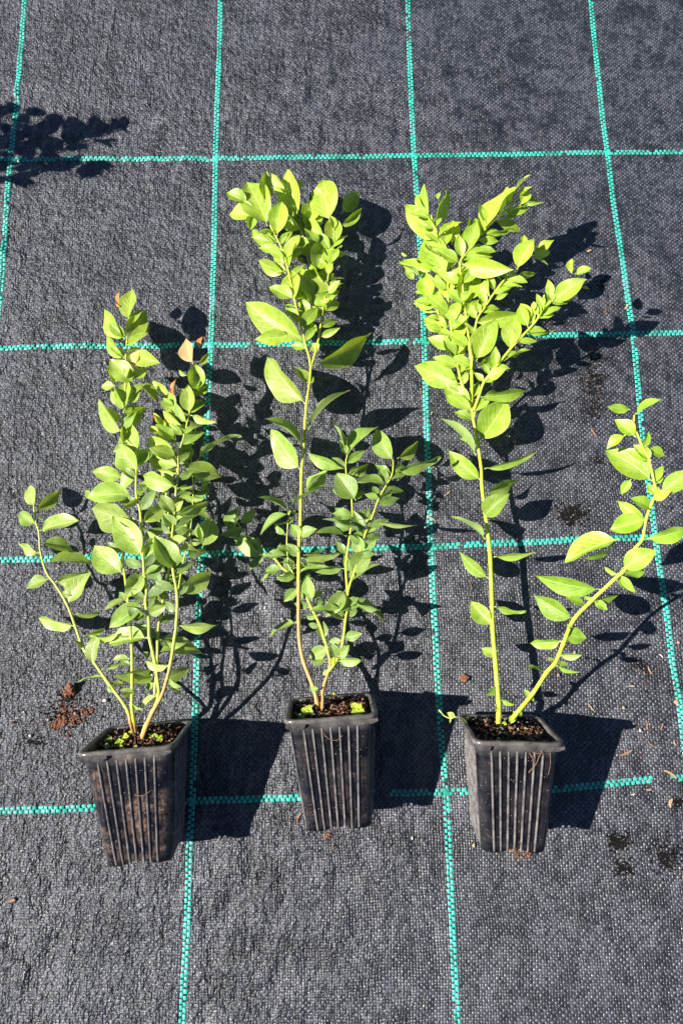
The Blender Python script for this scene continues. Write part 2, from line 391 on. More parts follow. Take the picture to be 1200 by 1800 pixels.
def make_pot(root, Mx, T, B, H, mud, tabs):
    p = Pot(); p.M = Mx
    hw = T/2-.0042; hb = B/2
    def half(z): return hw+(hb-hw)*(-z/H)
    rr = []
    for k in range(13):
        z = -.003-(H-.003)*k/12
        rr.append(ring(half(z), .010, z))
    last = rr[-1]
    for q in last:                                            # scalloped drainage edge in the middle of every side
        lat = min(abs(q.x), abs(q.y))
        if lat < hb*.42: q.z += .0045*math.cos(lat/(hb*.42)*1.57)
    rr.append(ring(half(-H)-.004, .009, -H+.004))
    rr.append(ring(half(-H)-.010, .006, -H+.004))
    vs, fs = loft(rr, True)
    wi = [ring(half(z)-.0016, .009, z) for z in (-.001, -.02, -.05)]
    v2, f2 = loft(wi[::-1]); b = len(vs); vs += v2; fs += [tuple(b+i for i in f) for f in f2]
    wall = link('pot_wall', mesh('pot_wall', vs, fs), M_POT); wall.matrix_world = Mx
    wall.color = (1, 1, 1, mud)
    Rr = [ring(hw-.0018, .009, -.006), ring(hw-.0016, .009, -.0004), ring(hw-.0006, .010, .0010), ring(T/2-.0008, .0105, .0012), ring(T/2, .011, .0002), ring(T/2-.0002, .011, -.0030), ring(T/2-.0012, .0105, -.0036), ring(hw-.0004, .010, -.0034)]
    for j, r_ in enumerate(Rr):
        for q in r_:
            q.z += noise.noise(Vector((q.x*60, q.y*60, mud*9)))*.0007
    vs, fs = loft(Rr)
    rim = link('pot_rim', mesh('pot_rim', vs, fs), M_POT); rim.matrix_world = Mx; rim.color = (1, 1, 1, .6)
    kids = [wall, rim]
    # short turned-down lip lengths under the rim on the upper side
    for a, b_ in tabs:
        bx = []
        y0 = hw-.0002; y1 = T/2-.0009
        n = 6; vs = []; fs = []
        for k in range(n+1):
            x = (a+(b_-a)*k/n)*T/2
            dz = -.0082 if 0 < k < n else -.0060
            vs += [Vector((x, y0, -.0030)), Vector((x, y1, -.0034)), Vector((x, y1-.0006, dz)), Vector((x, y0-.0005, dz))]
        for k in range(n):
            for j in range(4):
                j2 = (j+1) % 4
                fs.append((k*4+j, k*4+j2, (k+1)*4+j2, (k+1)*4+j))
        fs += [(0, 1, 2, 3), tuple(n*4+j for j in (3, 2, 1, 0))]
        t = link('rim_lip', mesh('rim_lip', vs, fs), M_POT, None, False); t.matrix_world = Mx; t.color = (1, 1, 1, .6)
        kids.append(t)
    ribs = []
    for j in range(7):
        f = -.66+1.27*j/6
        vs = []; n = 10
        for k in range(n+1):
            z = -.0095-(H-.0105)*k/n
            h_ = half(z); x = f*(h_-.002)*1.05
            e = .0016 if 0 < k < n else .0002
            for dx, dy in ((-.0013, -.0004), (-.0008, e*.8), (0, e), (.0008, e*.8), (.0013, -.0004)):
                vs.append(Vector((x+dx, h_+dy, z)))
        fs = [(k*5+i, (k+1)*5+i, (k+1)*5+i+1, k*5+i+1) for k in range(n) for i in range(4)]
        me = mesh('rib', vs, fs)
        for q in range(3):
            o = link('rib', me, M_RIB); o.parent = wall; o.color = (1, 1, 1, mud)
            o.matrix_basis = Matrix.Rotation((0, math.pi/2, -math.pi/2)[q], 4, 'Z')
    # soil, slumped a little towards the side the pot lies on
    sz = -.0045; n = 26; hs = half(sz)-.0014
    def sl(x, y): return sz+.0025*(1-min(1, (x*x+y*y)/hs**2))-(.0040*y/hs if Mx.to_3x3()[2][1] > .5 else 0)
    vs = []; fs = []
    for j in range(n):
        for i in range(n):
            a = -1+2*i/(n-1); b = -1+2*j/(n-1)
            lim = .90
            x, y = a*hs, b*hs
            ex = max(0, abs(x)-(hs-.009)); ey = max(0, abs(y)-(hs-.009)); e = math.hypot(ex, ey)
            if e > .009: x = math.copysign(abs(x)-ex+ex*.009/e, x); y = math.copysign(abs(y)-ey+ey*.009/e, y)
            z = sl(x, y)+noise.noise(Vector((x*90, y*90, mud*7)))*.0022+noise.noise(Vector((x*400, y*400, 3)))*.0014-.002*max(abs(a), abs(b))**6
            vs.append(Vector((x, y, z)))
    fs = [(j*n+i, j*n+i+1, (j+1)*n+i+1, (j+1)*n+i) for j in range(n-1) for i in range(n-1)]
    soil = link('soil', mesh('soil', vs, fs), M_SOIL); soil.matrix_world = Mx
    kids.append(soil)
    for mat, cnt, lo, hi in ((M_CRUMB, 240, .0007, .0020), (M_BRICK, 240, .0007, .0019), (M_PALE, 26, .0006, .0015), (M_TAN, 40, .0006, .0015), (M_GREYP, 46, .0007, .0018)):
        vs = []; fs = []
        for k in range(cnt):
            x = random.uniform(-1, 1)*hs*.9; y = random.uniform(-1, 1)*hs*.9
            if mat is M_BRICK and random.random() < .7:
                x = abs(x) if random.random() < .8 else x; y = -hs*.1+random.uniform(-.2, .9)*hs
            r = random.uniform(lo, hi)
            blob(vs, fs, (x, y, sl(x, y)+.0008+r*.4), r)
        o = link('soil_crumbs', mesh('soil_crumbs', vs, fs), mat, None, False); o.parent = soil; o['kind'] = 'stuff'
    for k in kids: k.parent = root; k.matrix_parent_inverse = root.matrix_world.inverted()
    p.wall = wall; p.soil = soil; p.n = Mx.to_3x3() @ Vector((0, 0, 1)); p.o = Mx @ Vector((0, 0, sz+.001)); p.half = half; p.H = H
    return p
def pot_matrix(x, y, yaw, pit, T, B, H):
    c, s_ = math.cos(yaw), math.sin(yaw)
    ax = Vector((-s_*math.cos(pit), c*math.cos(pit), math.sin(pit))); u = Vector((c, s_, 0)); up = u.cross(ax)
    C = Vector((x, y, 0)); low = min((C-up*T/2).z, (C-ax*H-up*B/2).z)
    C.z -= low-.0012
    M = Matrix((u, up, ax)).transposed().to_4x4(); M.translation = C
    return M
def soil_hit(p, u, v):
    d = ray(u, v); o = Vector((0, 0, CAMZ)); t = (p.o-o).dot(p.n)/d.dot(p.n)
    return o+d*t

# ------------------------------------------------------------------ leaves and stems
REG = dict(A=(150, 490, 5), B=(150, 700, 5), C=(20, 840, 5), D=(20, 1060, 5), E=(180, 880, 5), F=(180, 1080, 5), G=(380, 280, 4), H=(400, 520, 4), I=(380, 740, 5), J=(540, 720, 5), K=(440, 880, 5), L=(460, 1040, 5), M=(690, 290, 5), N=(830, 290, 5), O=(700, 500, 5), P=(740, 660, 4), Q=(780, 880, 4), R=(960, 680, 5), S=(900, 880, 4), T=(760, 1100, 4), U=(860, 420, 5))
def prof(s):
    return .62*(s**.7)*((1-s)**1.12)/.2985+.38*math.sin(math.pi*s**.84)**.95
def leaf_mesh(B, Tp, nrm, W, arch, fold, bend, pet):
    d = Tp-B; L = d.length; dx = d/L
    wd = nrm.cross(dx).normalized(); nn = dx.cross(wd).normalized()
    rows = 12; cols = (-1, -.72, -.38, 0, .38, .72, 1)
    vs = []; fs = []; uv = []
    s0 = pet
    ph = random.uniform(0, 6); am = random.uniform(.02, .12)
    asym = random.uniform(-.06, .06)
    for i in range(rows+1):
        s = i/rows; c = s0+(1-s0)*s
        hw = max(.0002, prof(min(max(s, .0005), .9995))*W/2)
        ctr = B+dx*(c*L)+nn*(arch*L*4*c*(1-c))+wd*(bend*L*4*c*(1-c))
        for t in cols:
            e = hw*t*(1+asym*(1 if t > 0 else -1))
            z = abs(t)**1.15*hw*fold + am*L*math.sin(ph+s*9+t*1.3)*t*t*.35
            vs.append(ctr+wd*e+nn*z); uv.append((t*.5+.5, s))
    n = len(cols)
    for i in range(rows):
        for j in range(n-1):
            fs.append((i*n+j+1, i*n+j, (i+1)*n+j, (i+1)*n+j+1))
    # petiole
    c1 = B+dx*(s0*1.2*L)+nn*(arch*L*4*s0*(1-s0))+wd*(bend*L*4*s0*(1-s0))
    r = .00055
    tv, tf = tube([B-nn*.0003, B.lerp(c1, .5)-nn*.0002, c1-nn*.0003], [r*1.3, r, r*.7], 5, False)
    b = len(vs); vs += tv; uv += [(.5, .0)]*len(tv); fs += [tuple(b+q for q in f) for f in tf]
    # axillary bud at the node
    b = len(vs); q0 = B+nn*.0006; ex = (dx*.4+nn*.6).normalized()
    vs += [q0+wd*.0006, q0+dx*.0006, q0-wd*.0006, q0-dx*.0006, q0+ex*.0019]; uv += [(.5, .1)]*5
    fs += [(b, b+1, b+4), (b+1, b+2, b+4), (b+2, b+3, b+4), (b+3, b, b+4)]
    me = mesh('leaf', vs, fs)
    ul = me.uv_layers.new(name='UVMap')
    for lp in me.loops: ul.data[lp.index].uv = uv[lp.vertex_index]
    return me
def lerp3(a, b, t): return tuple(x+(y-x)*t for x, y in zip(a, b))
YOUNG = (.40, .55, .04); MAT = (.215, .345, .085); SEMI = (.30, .47, .055)
def make_plant(root, stems, leaves, colf, stemcol, potobj=None):
    built = []
    for st in stems:
        pts3 = []; px = []
        for k, (u, v, z) in enumerate(st['p']):
            if z is None: P = soil_hit(potobj, u, v)-potobj.n*.003
            else: P = at(u, v, z/100)
            pts3.append(P); px.append((u, v))
        C = catmull(pts3, 4)
        n = len(C); r0, r1 = st['r']
        rads = []
        tot = n-1
        for i in range(n):
            t = i/tot; r = (r0+(r1-r0)*t)/1000
            if i % 4 == 0: r *= 1.12                         # swollen nodes
            rads.append(r)
        vs, fs = tube(C, rads, 9)
        me = mesh('stem', vs, fs)
        a = me.attributes.new('green', 'FLOAT', 'POINT')
        br = st.get('brown', .06)
        for i in range(n):
            g = max(0, min(1, (i/tot-br)/.12+.5))
            for k in range(9): a.data[i*9+k].value = g
        o = link('stem', me, M_STEM, root); 
        o.matrix_parent_inverse = root.matrix_world.inverted()
        o.color = stemcol+(1,)
        built.append((o, [proj(q) for q in C], C))
    for row in leaves.replace('\n', ';').split(';'):
        row = row.strip()
        if not row: continue
        f = row.split(); ox, oy, sc = REG[f[0]]
        bu, bv, tu, tv, w_ = [float(q) for q in f[1:6]]; tone = f[6]; extra = f[7:]
        b = (ox+bu/sc, oy+bv/sc); t = (ox+tu/sc, oy+tv/sc); wpx = w_/sc
        best = None
        for o, pj, C in built:
            for q, P in zip(pj, C):
                dd = (q[0]-b[0])**2+(q[1]-b[1])**2
                if best is None or dd < best[0]: best = (dd, o, P)
        dd, so_, SP = best
        zb = max(.006, SP.z+random.uniform(-.0008, .0012)+min(.006, math.sqrt(dd)*.00012)*random.choice((-1, 1)))
        if Lw := math.hypot(t[0]-b[0], t[1]-b[1]):
            if wpx/Lw > .55:                                   # base hidden behind a neighbour: carry it on towards the stem
                e = min(.35, (wpx/Lw-.5)*.9); b = (b[0]-(t[0]-b[0])*e, b[1]-(t[1]-b[1])*e)
        Bp = at(b[0], b[1], zb)
        G = at(t[0], t[1], zb)-Bp; L2 = G.length; dh = G/L2
        jit = random.uniform
        if tone[0] in 'bop': nv = Vector((-.46+jit(-.12, .12), jit(-.22, .12), 1))
        elif tone[0] == 'd': nv = Vector((.34+jit(-.12, .12), jit(-.15, .25), 1))
        else: nv = Vector((-.08+jit(-.15, .15), jit(-.2, .2), 1))
        nv.normalize()
        slope = -(nv.x*dh.x+nv.y*dh.y)/nv.z
        slope = max(-.6, min(.6, slope))
        zt = max(.004, zb+slope*L2)
        Tp = at(t[0], t[1], zt)
        Lpx = math.hypot(t[0]-b[0], t[1]-b[1])
        sp = (Tp-Bp).length/max(Lpx, 1)
        wr = wpx/Lpx
        D = (Tp-Bp).normalized()
        n0 = (nv-D*nv.dot(D)).normalized()
        if n0.z < 0: n0 = -n0
        true = max(wr, .47)
        cosr = min(1, wr/true)
        ang = math.acos(cosr)*.92
        if ang > .05:
            c1 = Matrix.Rotation(ang, 3, D) @ n0; c2 = Matrix.Rotation(-ang, 3, D) @ n0
            s1, s2 = c1.dot(SUN), c2.dot(SUN)
            if tone[0] == 'd': n0 = c1 if s1 < s2 else c2
            elif tone[0] == 'm': n0 = random.choice((c1, c2))
            else: n0 = c1 if s1 > s2 else c2
        wdir = n0.cross(D).normalized(); vd = (Bp-Vector((0, 0, CAMZ))).normalized()
        fv = math.sqrt(max(.05, 1-wdir.dot(vd)**2))
        W = min(wr*Lpx*sp/fv, .57*(Tp-Bp).length if wr < .62 else .9*wr*Lpx*sp)*1.03
        arch = jit(.01, .08); fold = jit(.22, .68)
        if wr < .3: arch = jit(.03, .09); fold = jit(.3, .5)
        if 'F' in extra: fold = .5
        me = leaf_mesh(Bp, Tp, n0, W, arch, fold, jit(-.03, .03), .07 if Lpx > 25 else .04)
        o = link('leaf', me, M_LEAF, so_)
        o.matrix_parent_inverse = so_.matrix_world.inverted()
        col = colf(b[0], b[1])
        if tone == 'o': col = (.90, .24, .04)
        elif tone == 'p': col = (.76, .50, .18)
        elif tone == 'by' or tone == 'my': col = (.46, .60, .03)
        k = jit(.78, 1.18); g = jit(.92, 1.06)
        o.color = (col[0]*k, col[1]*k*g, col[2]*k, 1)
        if tone == 'o': o['label'] = 'small orange tinted young leaf'
    return built
def fill(root, built, spec, colf, seed):
    rf = random.Random(seed)
    for idx, t0, t1, n, lo, hi in spec:
        o, pj, C = built[idx]
        N = len(C)-1
        for k in range(n):
            i = int((t0+(t1-t0)*(k+rf.random())/n)*N); i = max(1, min(N-1, i))
            P = C[i]; ax = (C[i+1]-C[i-1]).normalized()
            side = (1 if k % 2 else -1)
            sv = ax.cross(Vector((0, 0, 1))).normalized()*side
            d = (sv*rf.uniform(.5, 1)+ax*rf.uniform(.35, .9)+Vector((0, 0, rf.uniform(-.45, .12)))).normalized()
            L = rf.uniform(lo, hi)/1000
            T_ = P+d*L
            if T_.z < .006: T_.z = .006
            nr = Vector((rf.uniform(-.7, .5), rf.uniform(-.4, .3), 1)).normalized()
            me = leaf_mesh(P.copy(), T_, nr, rf.uniform(.36, .48)*L, rf.uniform(.02, .09), rf.uniform(.2, .5), rf.uniform(-.04, .04), .08)
            l = link('leaf', me, M_LEAF, o); l.matrix_parent_inverse = o.matrix_world.inverted()
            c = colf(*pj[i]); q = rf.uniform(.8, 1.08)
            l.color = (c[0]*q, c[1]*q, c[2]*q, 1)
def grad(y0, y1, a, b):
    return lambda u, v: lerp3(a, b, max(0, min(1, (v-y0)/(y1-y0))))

# ---- left potted shrub
PX1 = (-.1999, -.0817, .1495, .1893, .0963, .0645, .1152)
PX2 = (-.0037, -.0396, .1413, .1904, .0938, .0652, .1129)
PX3 = (.1811, -.0491, .055, .2329, .0899, .0637, .1128)
GRP = 'potted shrubs laid in a row on the cloth'
def root_at(M, label):
    e = empty('potted_shrub', (M.translation.x, M.translation.y, 0), label, 'potted plant', GRP)
    bpy.context.view_layer.update()
    return e
M1 = pot_matrix(*PX1); r1 = root_at(M1, 'leftmost shortest shrub with orange tipped shoots in a muddy ribbed black pot')
pot1 = make_pot(r1, M1, PX1[4], PX1[5], PX1[6], 1.0, ((-.96, -.38), (.12, .9)))
T1 = [dict(r=(1.9, .8), brown=.12, p=[(236, 1290, None), (230, 1270, 5.6), (222, 1244, 5.4), (192, 1202, 4.8), (164, 1162, 4.3), (147, 1140, 4.1), (132, 1098, 3.8), (118, 1062, 3.6), (98, 1028, 3.5), (82, 1006, 3.4), (71.6, 970, 3.3), (69, 936, 3.2), (63, 916, 3.1), (60, 888, 3.0)]),
 dict(r=(2.0, 1.0), brown=.08, p=[(240, 1290, None), (236, 1268, 5.6), (232, 1240, 6.2), (233, 1200, 6.2), (232, 1140, 6.0), (229, 1100, 5.8), (226, 1060, 5.5), (221, 1022, 5.1), (216, 970, 4.0), (218, 900, 3.8), (218, 850, 3.8)]),
 dict(r=(2.1, .8), brown=.05, p=[(246, 1300, None), (256, 1276, 5.6), (268, 1255, 5.8), (279, 1222, 6.2), (278, 1200, 6.4), (272, 1160, 6.6), (263, 1120, 6.6), (262, 1090, 6.6), (256, 1060, 6.5), (258, 1038, 6.5), (254, 1010, 6.4), (252, 982, 6.3), (249, 940, 6.2), (247, 900, 6.1), (240, 870, 6.0), (240, 820, 5.9), (238, 790, 5.8), (216, 766, 5.8), (216, 740, 5.7), (220, 712, 5.7), (221, 660, 5.6), (222, 630, 5.5), (223, 602, 5.4), (225, 568, 5.3)]),
 dict(r=(2.0, .9), brown=.12, p=[(247, 1300, None), (262, 1264, 5.2), (272, 1236, 5.3), (273, 1210, 5.3), (277, 1160, 5.2), (278, 1110, 5.0), (287, 1056, 4.8), (292, 1024, 4.7), (297, 1000, 4.6), (298, 950, 4.5), (294, 880, 4.4), (280, 810, 4.3)]),
 dict(r=(2.0, .8), brown=.22, p=[(246, 1302, None), (266, 1258, 7.4), (284, 1224, 8.2), (292, 1200, 8.7), (300, 1168, 9.1), (308, 1116, 9.6), (310, 1100, 9.7), (312, 1048, 9.9), (304, 998, 9.8), (303, 946, 9.4), (305, 924, 9.1), (308, 896, 8.7), (310, 860, 8.2), (314, 828, 7.0), (314, 800, 6.8), (324, 766, 6.6), (331, 736, 6.4), (340, 700, 6.3), (344, 672, 6.2)]),
 dict(r=(1.1, .6), brown=0, p=[(312, 1048, 7.6), (322, 990, 5.6), (334, 940, 5.0), (340, 866, 4.6), (336, 806, 4.4)]),
 dict(r=(1.0, .6), brown=0, p=[(312, 830, 5.6), (309, 780, 5.4), (306, 700, 5.2)])]
L1 = '''C 200 245 165 58 108 b;C 220 290 435 105 110 d;C 210 400 72 310 95 b;C 252 465 607 380 140 m;C 265 565 555 660 120 d;C 245 660 65 580 70 b;C 312 740 735 770 110 d F;C 330 890 135 970 110 m F
C 390 915 690 820 120 m;C 490 1110 700 830 180 b;C 215 350 310 378 20 d;C 440 1010 540 1030 50 m;D 560 205 230 125 95 b;D 545 100 795 75 50 d;D 640 290 830 215 60 d;D 700 290 940 270 60 b
D 640 400 555 330 40 d;D 725 500 775 262 170 b;D 820 655 580 700 30 m;D 800 580 1020 505 35 m;D 1040 490 890 500 55 m;D 860 720 1000 715 40 d;D 850 720 905 790 30 m;D 1080 790 950 770 45 m;D 1080 790 960 810 40 d;D 1040 890 1150 930 35 m
A 375 370 415 80 160 b F;A 310 230 300 100 55 o;A 300 240 265 215 15 o;A 350 530 165 262 120 b;A 370 560 540 290 150 d;A 480 470 570 420 60 d;A 350 700 185 500 90 b;A 370 640 480 605 50 d;A 380 755 470 620 80 d
A 450 810 520 600 100 p;A 440 700 662 745 110 b;A 400 890 215 710 180 m;A 350 890 400 760 70 b;A 270 930 200 760 70 m;A 410 880 545 795 85 d;A 360 1110 375 890 160 b;A 385 1100 490 980 80 m;A 340 1110 235 940 85 b;A 245 945 140 950 75 b
A 480 920 635 1085 90 d;B 325 310 115 0 130 b;A 350 1170 415 1110 70 d;B 345 215 520 80 90 d;B 345 220 500 200 70 d;B 455 490 390 200 190 b;B 330 400 330 230 60 d;B 440 590 290 400 200 b;B 345 775 440 590 150 b;B 340 700 65 640 130 m F
B 455 595 560 440 110 d;B 425 855 5 880 190 m;B 480 870 330 960 50 d;B 60 870 0 810 50 b;C 1110 400 710 265 190 b;C 1155 700 895 335 210 m F;B 455 850 530 800 50 d;E 345 215 600 350 70 b;E 350 190 575 40 130 d
E 370 510 470 330 110 d;E 625 590 460 310 200 d;E 350 645 200 860 150 d;E 360 650 510 570 55 m;E 365 910 60 1120 160 m F;E 200 870 20 960 70 m;E 190 650 -70 400 190 m;E 560 850 425 760 110 m;E 565 700 755 625 65 m;E 600 770 720 680 60 d
E 675 815 960 625 150 d F;E 400 940 640 880 60 d;E 400 1000 570 920 80 b;E 390 960 270 1060 60 m;E 395 1030 270 1050 50 b;E 665 1100 1020 1090 90 m;F 400 205 45 265 140 b;F 480 330 885 345 145 d;F 500 220 765 240 60 b;F 455 480 95 540 110 d
F 590 450 370 400 70 b;F 505 570 775 460 110 d;F 450 540 290 600 70 d;F 440 530 300 540 30 b;F 470 590 380 665 60 b;F 480 710 335 860 55 m;F 580 560 700 640 45 m;F 570 640 700 695 30 m;F 570 590 650 600 40 m;F 500 740 540 770 30 d
A 950 745 885 525 120 p;A 1000 600 1030 510 45 o;A 1000 760 1090 650 50 m;A 970 1000 960 740 140 d;A 890 850 820 800 30 b;A 910 1190 905 930 120 m F;A 970 1030 1080 940 80 d;A 960 1130 1030 1060 90 d;A 980 990 1020 880 50 b;A 800 1190 700 1000 110 b
A 750 1010 590 900 70 b;A 780 1030 800 880 60 o;A 830 1050 870 960 40 d;B 865 265 680 110 90 b;B 930 150 1145 210 60 b;B 870 315 960 258 50 m;B 870 310 800 265 50 m;B 870 390 935 310 50 d;B 900 525 890 395 100 d
B 820 500 548 350 130 b;B 790 370 620 230 100 d;B 700 300 600 130 60 my;B 700 200 580 140 40 o;B 640 290 560 270 50 by;B 760 380 600 300 80 d;B 640 600 560 500 120 d;B 800 520 560 440 130 d;B 820 600 640 560 90 b;B 800 660 640 630 60 b;B 780 740 700 660 60 b
B 795 780 505 680 130 b;B 680 800 470 750 100 d;B 860 610 1200 690 165 d;B 985 545 1370 330 60 b;B 1020 780 1115 710 60 b;B 1050 830 1060 760 80 d;B 815 790 950 770 30 m;B 820 875 940 830 60 d;B 810 1020 1090 910 110 d;B 890 880 1050 880 50 b
B 780 1020 640 840 110 d;B 720 840 600 870 40 b;B 800 980 860 900 70 b;B 880 1120 800 1030 90 b;B 770 1130 680 1010 110 d;E 900 345 960 140 190 d;E 880 330 840 195 90 b;E 620 270 800 260 80 d;E 625 370 740 330 80 b;E 640 420 845 450 70 m;E 790 370 880 360 60 m;E 930 130 830 110 60 d'''
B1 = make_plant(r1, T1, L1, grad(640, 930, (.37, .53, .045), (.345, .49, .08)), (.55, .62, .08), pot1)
# ---- middle potted shrub
M2 = pot_matrix(*PX2); r2 = root_at(M2, 'middle shrub with orange brown stem base in a black ribbed pot')
pot2 = make_pot(r2, M2, PX2[4], PX2[5], PX2[6], .22, ((-.96, -.55), (.3, .97)))
T2 = [dict(r=(2.5, .9), brown=.30, p=[(559, 1250, None), (557, 1232, 5.4), (550, 1206, 5.2), (534, 1164, 4.9), (527, 1130, 4.7), (525, 1090, 4.5), (525, 1040, 4.5), (525, 992, 4.5), (526, 950, 4.6), (528, 920, 4.7), (529, 870, 4.9), (530, 830, 5.1), (534, 786, 5.3), (536, 745, 5.6), (539, 707, 5.8), (546, 647, 6.1), (536, 602, 6.2), (522, 545, 6.2), (507, 477, 6.0), (497, 442, 5.8), (487, 420, 5.7), (475, 397, 5.5)]),
 dict(r=(1.4, .8), brown=0, p=[(546, 647, 6.1), (553, 625, 6.0), (560, 595, 5.8), (566, 555, 5.4), (572, 517, 5.1), (576, 492, 4.9), (580, 455, 4.6), (582, 432, 4.4)]),
 dict(r=(1.2, .8), brown=0, p=[(539, 605, 6.0), (547, 575, 5.6), (547, 530, 5.1), (547, 485, 4.7), (532, 415, 4.2), (527, 387, 4.0)]),
 dict(r=(2.1, .8), brown=.28, p=[(566, 1252, None), (567, 1230, 5.2), (568, 1210, 5.0), (580, 1170, 4.9), (576, 1145, 4.8), (571, 1126, 4.7), (560, 1094, 4.6), (546, 1066, 4.4), (534, 1040, 4.2), (520, 1016, 4.0), (498, 1000, 3.8), (480, 980, 3.6), (450, 968, 3.5), (425, 930, 3.4), (416, 918, 3.4)]),
 dict(r=(.9, .5), brown=0, p=[(517, 1013, 4.0), (508, 990, 4.0), (504, 960, 4.1), (506, 920, 4.2), (510, 896, 4.2)]),
 dict(r=(1.7, .7), brown=0, p=[(574, 1185, 4.9), (592, 1160, 5.2), (602, 1130, 5.3), (607, 1090, 5.4), (611, 1060, 5.4), (608, 1000, 5.4), (612, 960, 5.4), (616, 932, 5.4), (619, 910, 5.4), (617, 868, 5.3), (609, 836, 5.2), (608, 810, 5.2), (612, 798, 5.2)]),
 dict(r=(1.4, .7), brown=0, p=[(610, 1050, 5.4), (614, 1030, 5.5), (624, 1000, 5.7), (634, 966, 5.8), (642, 938, 5.8), (652, 914, 5.7), (665, 878, 5.5), (678, 854, 5.4), (689, 834, 5.2), (691, 808, 5.1)])]
L2 = '''G 590 415 505 70 155 b F;G 500 210 385 95 55 b;G 490 240 400 195 40 b;G 360 470 215 165 165 b;G 330 300 350 85 90 d;G 210 300 68 235 95 m;G 270 400 90 390 115 b;G 250 420 235 500 60 d;G 430 540 460 295 120 m F;G 540 330 470 290 50 d;G 410 530 300 515 40 d
G 425 605 255 495 65 b;G 600 520 490 380 70 d;G 590 200 605 150 30 m;G 800 440 755 140 160 b;G 740 260 660 240 70 b;G 880 380 1005 225 90 d;G 870 480 1025 340 60 m;G 610 440 720 290 110 d;G 640 470 745 380 100 d;G 760 530 615 440 75 b;G 815 610 820 400 110 m;G 820 480 800 395 60 d
G 700 600 620 490 100 d;G 500 680 590 530 110 b;G 460 620 535 510 30 m;G 640 680 570 540 100 m;G 510 760 570 565 65 m;G 470 690 415 620 40 m;G 480 740 405 680 45 b;G 490 800 298 710 75 b;G 550 965 515 785 120 b;G 800 700 735 600 30 b;G 700 780 770 570 140 d
G 800 740 860 620 60 m;G 795 790 820 730 70 b;G 860 620 888 605 20 m;G 770 890 655 725 60 b;G 785 950 870 850 60 b;G 690 1010 650 770 180 d;G 665 960 575 870 50 b;G 640 1020 590 910 70 d;G 600 720 575 690 40 m;G 760 1040 715 1000 60 b;G 760 1010 800 985 50 b
H 590 150 640 100 90 m;H 600 180 650 130 60 b;H 600 140 525 120 70 m;H 545 320 130 45 190 m;H 445 290 192 310 110 m F;H 480 90 395 65 30 m;H 650 290 790 225 50 b;H 620 380 585 340 70 m;H 600 270 570 230 40 m;H 610 490 1005 260 130 d F;H 545 760 280 430 160 b;H 560 620 470 500 70 d;H 570 600 605 570 60 d
H 568 940 860 665 60 b;H 525 1050 260 862 80 d;I 740 430 485 75 190 b;I 785 275 1130 420 100 m;I 780 620 970 400 70 d;I 780 650 970 440 50 b;I 640 770 1000 560 50 b;I 640 795 370 670 55 d;I 650 770 700 830 35 d;I 640 810 390 1000 80 m;I 520 910 710 840 25 m;I 610 1000 510 900 50 m
I 740 1000 655 910 100 b;I 740 1000 885 950 90 b;I 160 925 200 760 170 b;I 200 900 350 780 80 d;I 260 940 25 1000 80 d;I 440 1165 155 1025 145 b
J 325 340 220 110 65 d;J 350 400 630 150 110 m F;J 380 590 540 475 70 d;J 360 570 460 500 60 d;J 380 735 250 555 220 m F;J 755 455 600 170 150 b;J 790 430 970 275 90 d;J 775 545 1170 415 90 m;J 690 650 440 635 90 d;J 630 780 500 745 60 m;J 630 780 745 700 60 d
J 410 940 215 915 100 m;J 400 990 550 960 50 b;J 560 970 975 1015 40 b;J 475 1090 130 965 75 d;J 345 1110 70 1085 80 d;J 510 1100 690 1010 45 m;K 975 430 920 300 140 b;K 980 420 1110 340 80 m;K 920 600 1060 430 180 m;K 880 720 1130 560 90 b;K 900 690 880 610 50 m;K 830 600 420 530 90 b
K 450 510 785 465 80 m;K 470 480 640 430 50 d;K 410 640 700 590 50 b;K 390 590 560 570 45 m;K 540 860 500 660 125 b;K 540 850 640 790 50 d;K 450 860 440 790 50 b;K 405 775 290 890 90 m F;K 440 490 320 375 90 m;K 330 480 95 500 70 m;K 330 440 235 410 60 d;K 280 600 90 715 60 b;K 370 650 270 710 80 d;K 350 690 200 650 40 b
K 370 560 260 545 30 m;K 380 600 330 500 50 d;K 835 785 660 1025 140 m F;K 890 900 1170 1045 90 d;K 900 890 1140 960 50 b;K 870 910 950 850 80 m;K 830 900 785 980 90 d;K 860 1000 940 930 90 d;K 815 1040 500 965 70 m;K 815 1045 700 960 70 d;K 610 1000 460 1020 45 b;K 405 1070 175 1195 70 b
L 530 380 540 260 110 m;L 700 430 580 450 60 b;L 725 400 885 370 80 b;L 670 590 770 470 90 m;L 640 550 600 450 110 d;L 565 500 415 580 110 b;L 570 590 415 610 50 m;L 680 610 880 605 80 b;L 690 640 770 650 25 d;L 600 690 530 735 40 b;L 440 860 500 850 50 b;L 610 640 640 570 50 by'''
B2 = make_plant(r2, T2, L2, grad(520, 900, (.38, .55, .038), (.28, .42, .08)), (.62, .66, .05), pot2)
